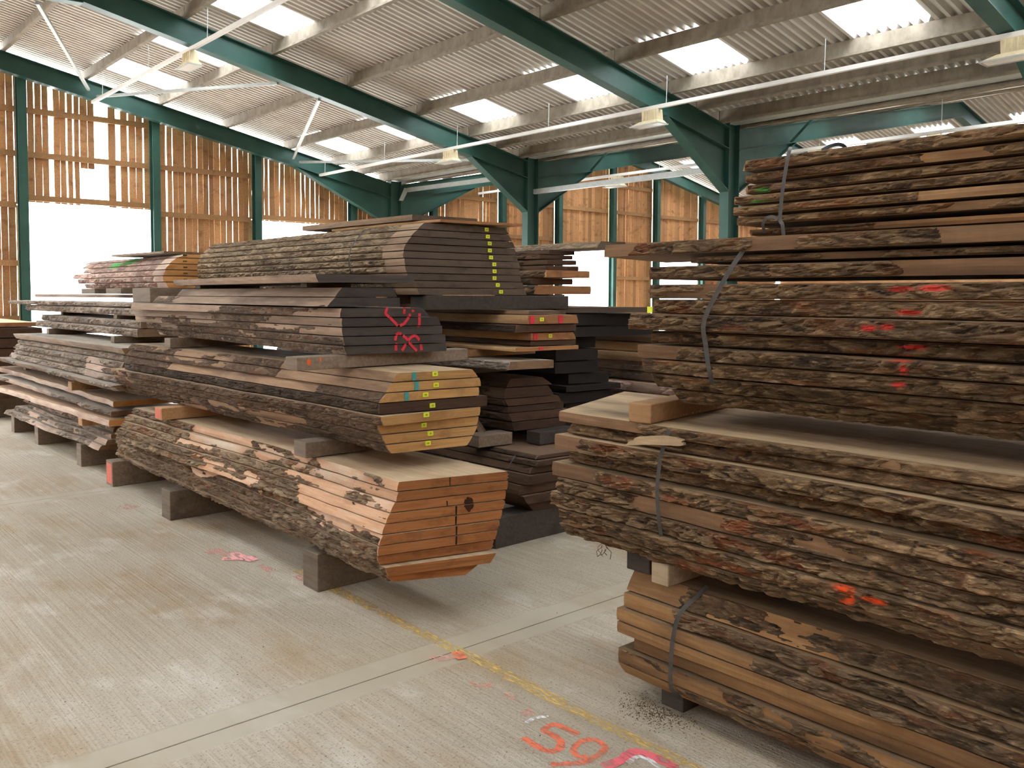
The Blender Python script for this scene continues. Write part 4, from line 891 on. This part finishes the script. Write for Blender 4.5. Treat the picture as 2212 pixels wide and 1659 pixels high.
# steel bands
strap([(2.75, 1.98, .53), (2.70, 1.99, .50), (2.635, 2.02, .44), (2.625, 2.045, .33), (2.62, 2.05, .2), (2.63, 2.05, .14), (2.68, 2.05, .09)], 'grey steel band round the lowest pack of the tall right stack', .016)
strap([at(1445, 928, x=2.59), at(1428, 985, x=2.575), at(1420, 1050, x=2.57), at(1422, 1110, x=2.575), at(1430, 1165, x=2.6), at(1440, 1190, x=2.64)], 'grey steel band round the second pack of the tall right stack', .014)
strap([at(1612, 532, x=2.66), at(1570, 595, x=2.625), at(1522, 690, x=2.59), at(1525, 750, x=2.6), at(1532, 800, x=2.61), at(1540, 830, x=2.64)], 'grey steel band leaning over the fourth pack of the tall right stack', .016)
strap([at(1708, 318, x=2.72), at(1703, 335, x=2.68), at(1692, 400, x=2.67), at(1685, 470, x=2.67), at(1690, 485, x=2.665), at(1693, 512, x=2.67)], 'dark steel band round the topmost pack of the tall right stack', .012)
c = [at(1652, 500, x=2.68), at(1648, 485, x=2.66), at(1655, 472, x=2.655), at(1668, 468, x=2.655), at(1680, 474, x=2.66)]
strap(c, 'curled loose end of steel band on the topmost pack', .01)
strap([at(1775, 325, x=2.85), at(1795, 315, x=2.83), at(1815, 312, x=2.83), at(1830, 322, x=2.85)], 'dark looped band end sticking up over the topmost pack', .012, 'dark')
strap([at(1122, 972, y=4.5), at(1108, 992, y=4.4), at(1098, 1012, y=4.3)], 'thin grey band over the lowest pack of the second row', .012)

# odd pieces
def slab(name, pts, thick, mat, label, cat, parent=None):
    pts = [np.array(p, float) for p in pts]; n = np.cross(pts[1]-pts[0], pts[2]-pts[0]); n /= np.linalg.norm(n)
    c = sum(pts)/len(pts); P = []
    for i in range(len(pts)):
        a, b = pts[i], pts[(i+1) % len(pts)]
        for t in np.linspace(0, 1, 5, endpoint=False):
            q = a+(b-a)*t; P.append(q+(q-c)*random.uniform(-.06, .06))
    o = MB().prism(P, n*thick).build(name, mat, parent)
    if label: tag(o, label, cat)
    return o
slab('loose_splinter', [at(1350, 961, x=2.575), at(1420, 960, x=2.575), at(1478, 963, x=2.575), at(1480, 948, x=2.585), at(1440, 940, x=2.585), at(1385, 942, x=2.585)], -.014, SETS['mid_oak']['face'], 'pale torn splinter caught under the band of the second pack', 'splinter')
MB().bar(at(1018, 895, y=5.05), at(1054, 951, y=4.93), .05, .035).build('leaning_offcut', SETS['grey_log']['edge']); tag(bpy.data.objects['leaning_offcut'], 'bark-covered offcut leaning on the grey square block', 'offcut')
for u, v, r_ in ((672, 783, .011), (698, 777, .006)):
    b = bpy.data.objects[NEARB]; p = at(u, v, y=4.2); nn = 14; x = p[0]; yb = 4.28+(x-2.2)/1.22*.08-.0615
    MB().prism([(x+r_*math.cos(a), yb, p[2]+r_*1.6*math.sin(a)) for a in np.linspace(0, 2*PI, nn, endpoint=False)], (0, .003, 0)).build('paint_mark', M['orange_spot'], b)
for u, v in ((1497, 893), (1474, 909), (1480, 918), (1498, 914), (1517, 913)):
    d = at(u, v, y=2.2); b = bpy.data.objects[NOTCHB]; x = d[0]; yb = 2.2+(x-2.6)/.75*.12-.0518; zz_ = min(max(float(at(u, v, y=yb)[2]), 1.16), 1.216)
    MB().box((x-.0022, yb, zz_-.0022), (x+.0022, yb+.003, zz_+.0022)).build('nail_hole', M['lens'], b)
# crumbs of bark on the floor
g = MB()
for i in range(900):
    a = random.gauss(0, 1); b_ = random.gauss(0, 1); x = 2.66+a*.05; y = 2.15+b_*.09; s_ = random.uniform(.0008, .003)
    if x > 2.72 and abs(y-2.13) < .06: continue
    g.prism([(x-s_, y-s_*.6, .001), (x+s_, y-s_*.4, .001), (x+s_*.7, y+s_*.8, .001), (x-s_*.5, y+s_*.6, .001)], (0, 0, s_*.6))
tag(g.build('bark_debris', M['debris']), 'heap of dark bark crumbs on the concrete at the small dark bearer', 'debris', kind='stuff')
g = MB()
for i in range(160):
    x = random.uniform(-.5, 4.2); y = random.uniform(1.6, 7); s_ = random.uniform(.001, .004)
    g.prism([(x-s_, y-s_*.6, .001), (x+s_, y-s_*.4, .001), (x+s_*.7, y+s_*.8, .001)], (0, 0, s_*.5))
tag(g.build('floor_litter', M['debris']), 'scattered specks of bark on the concrete floor', 'debris', kind='stuff')
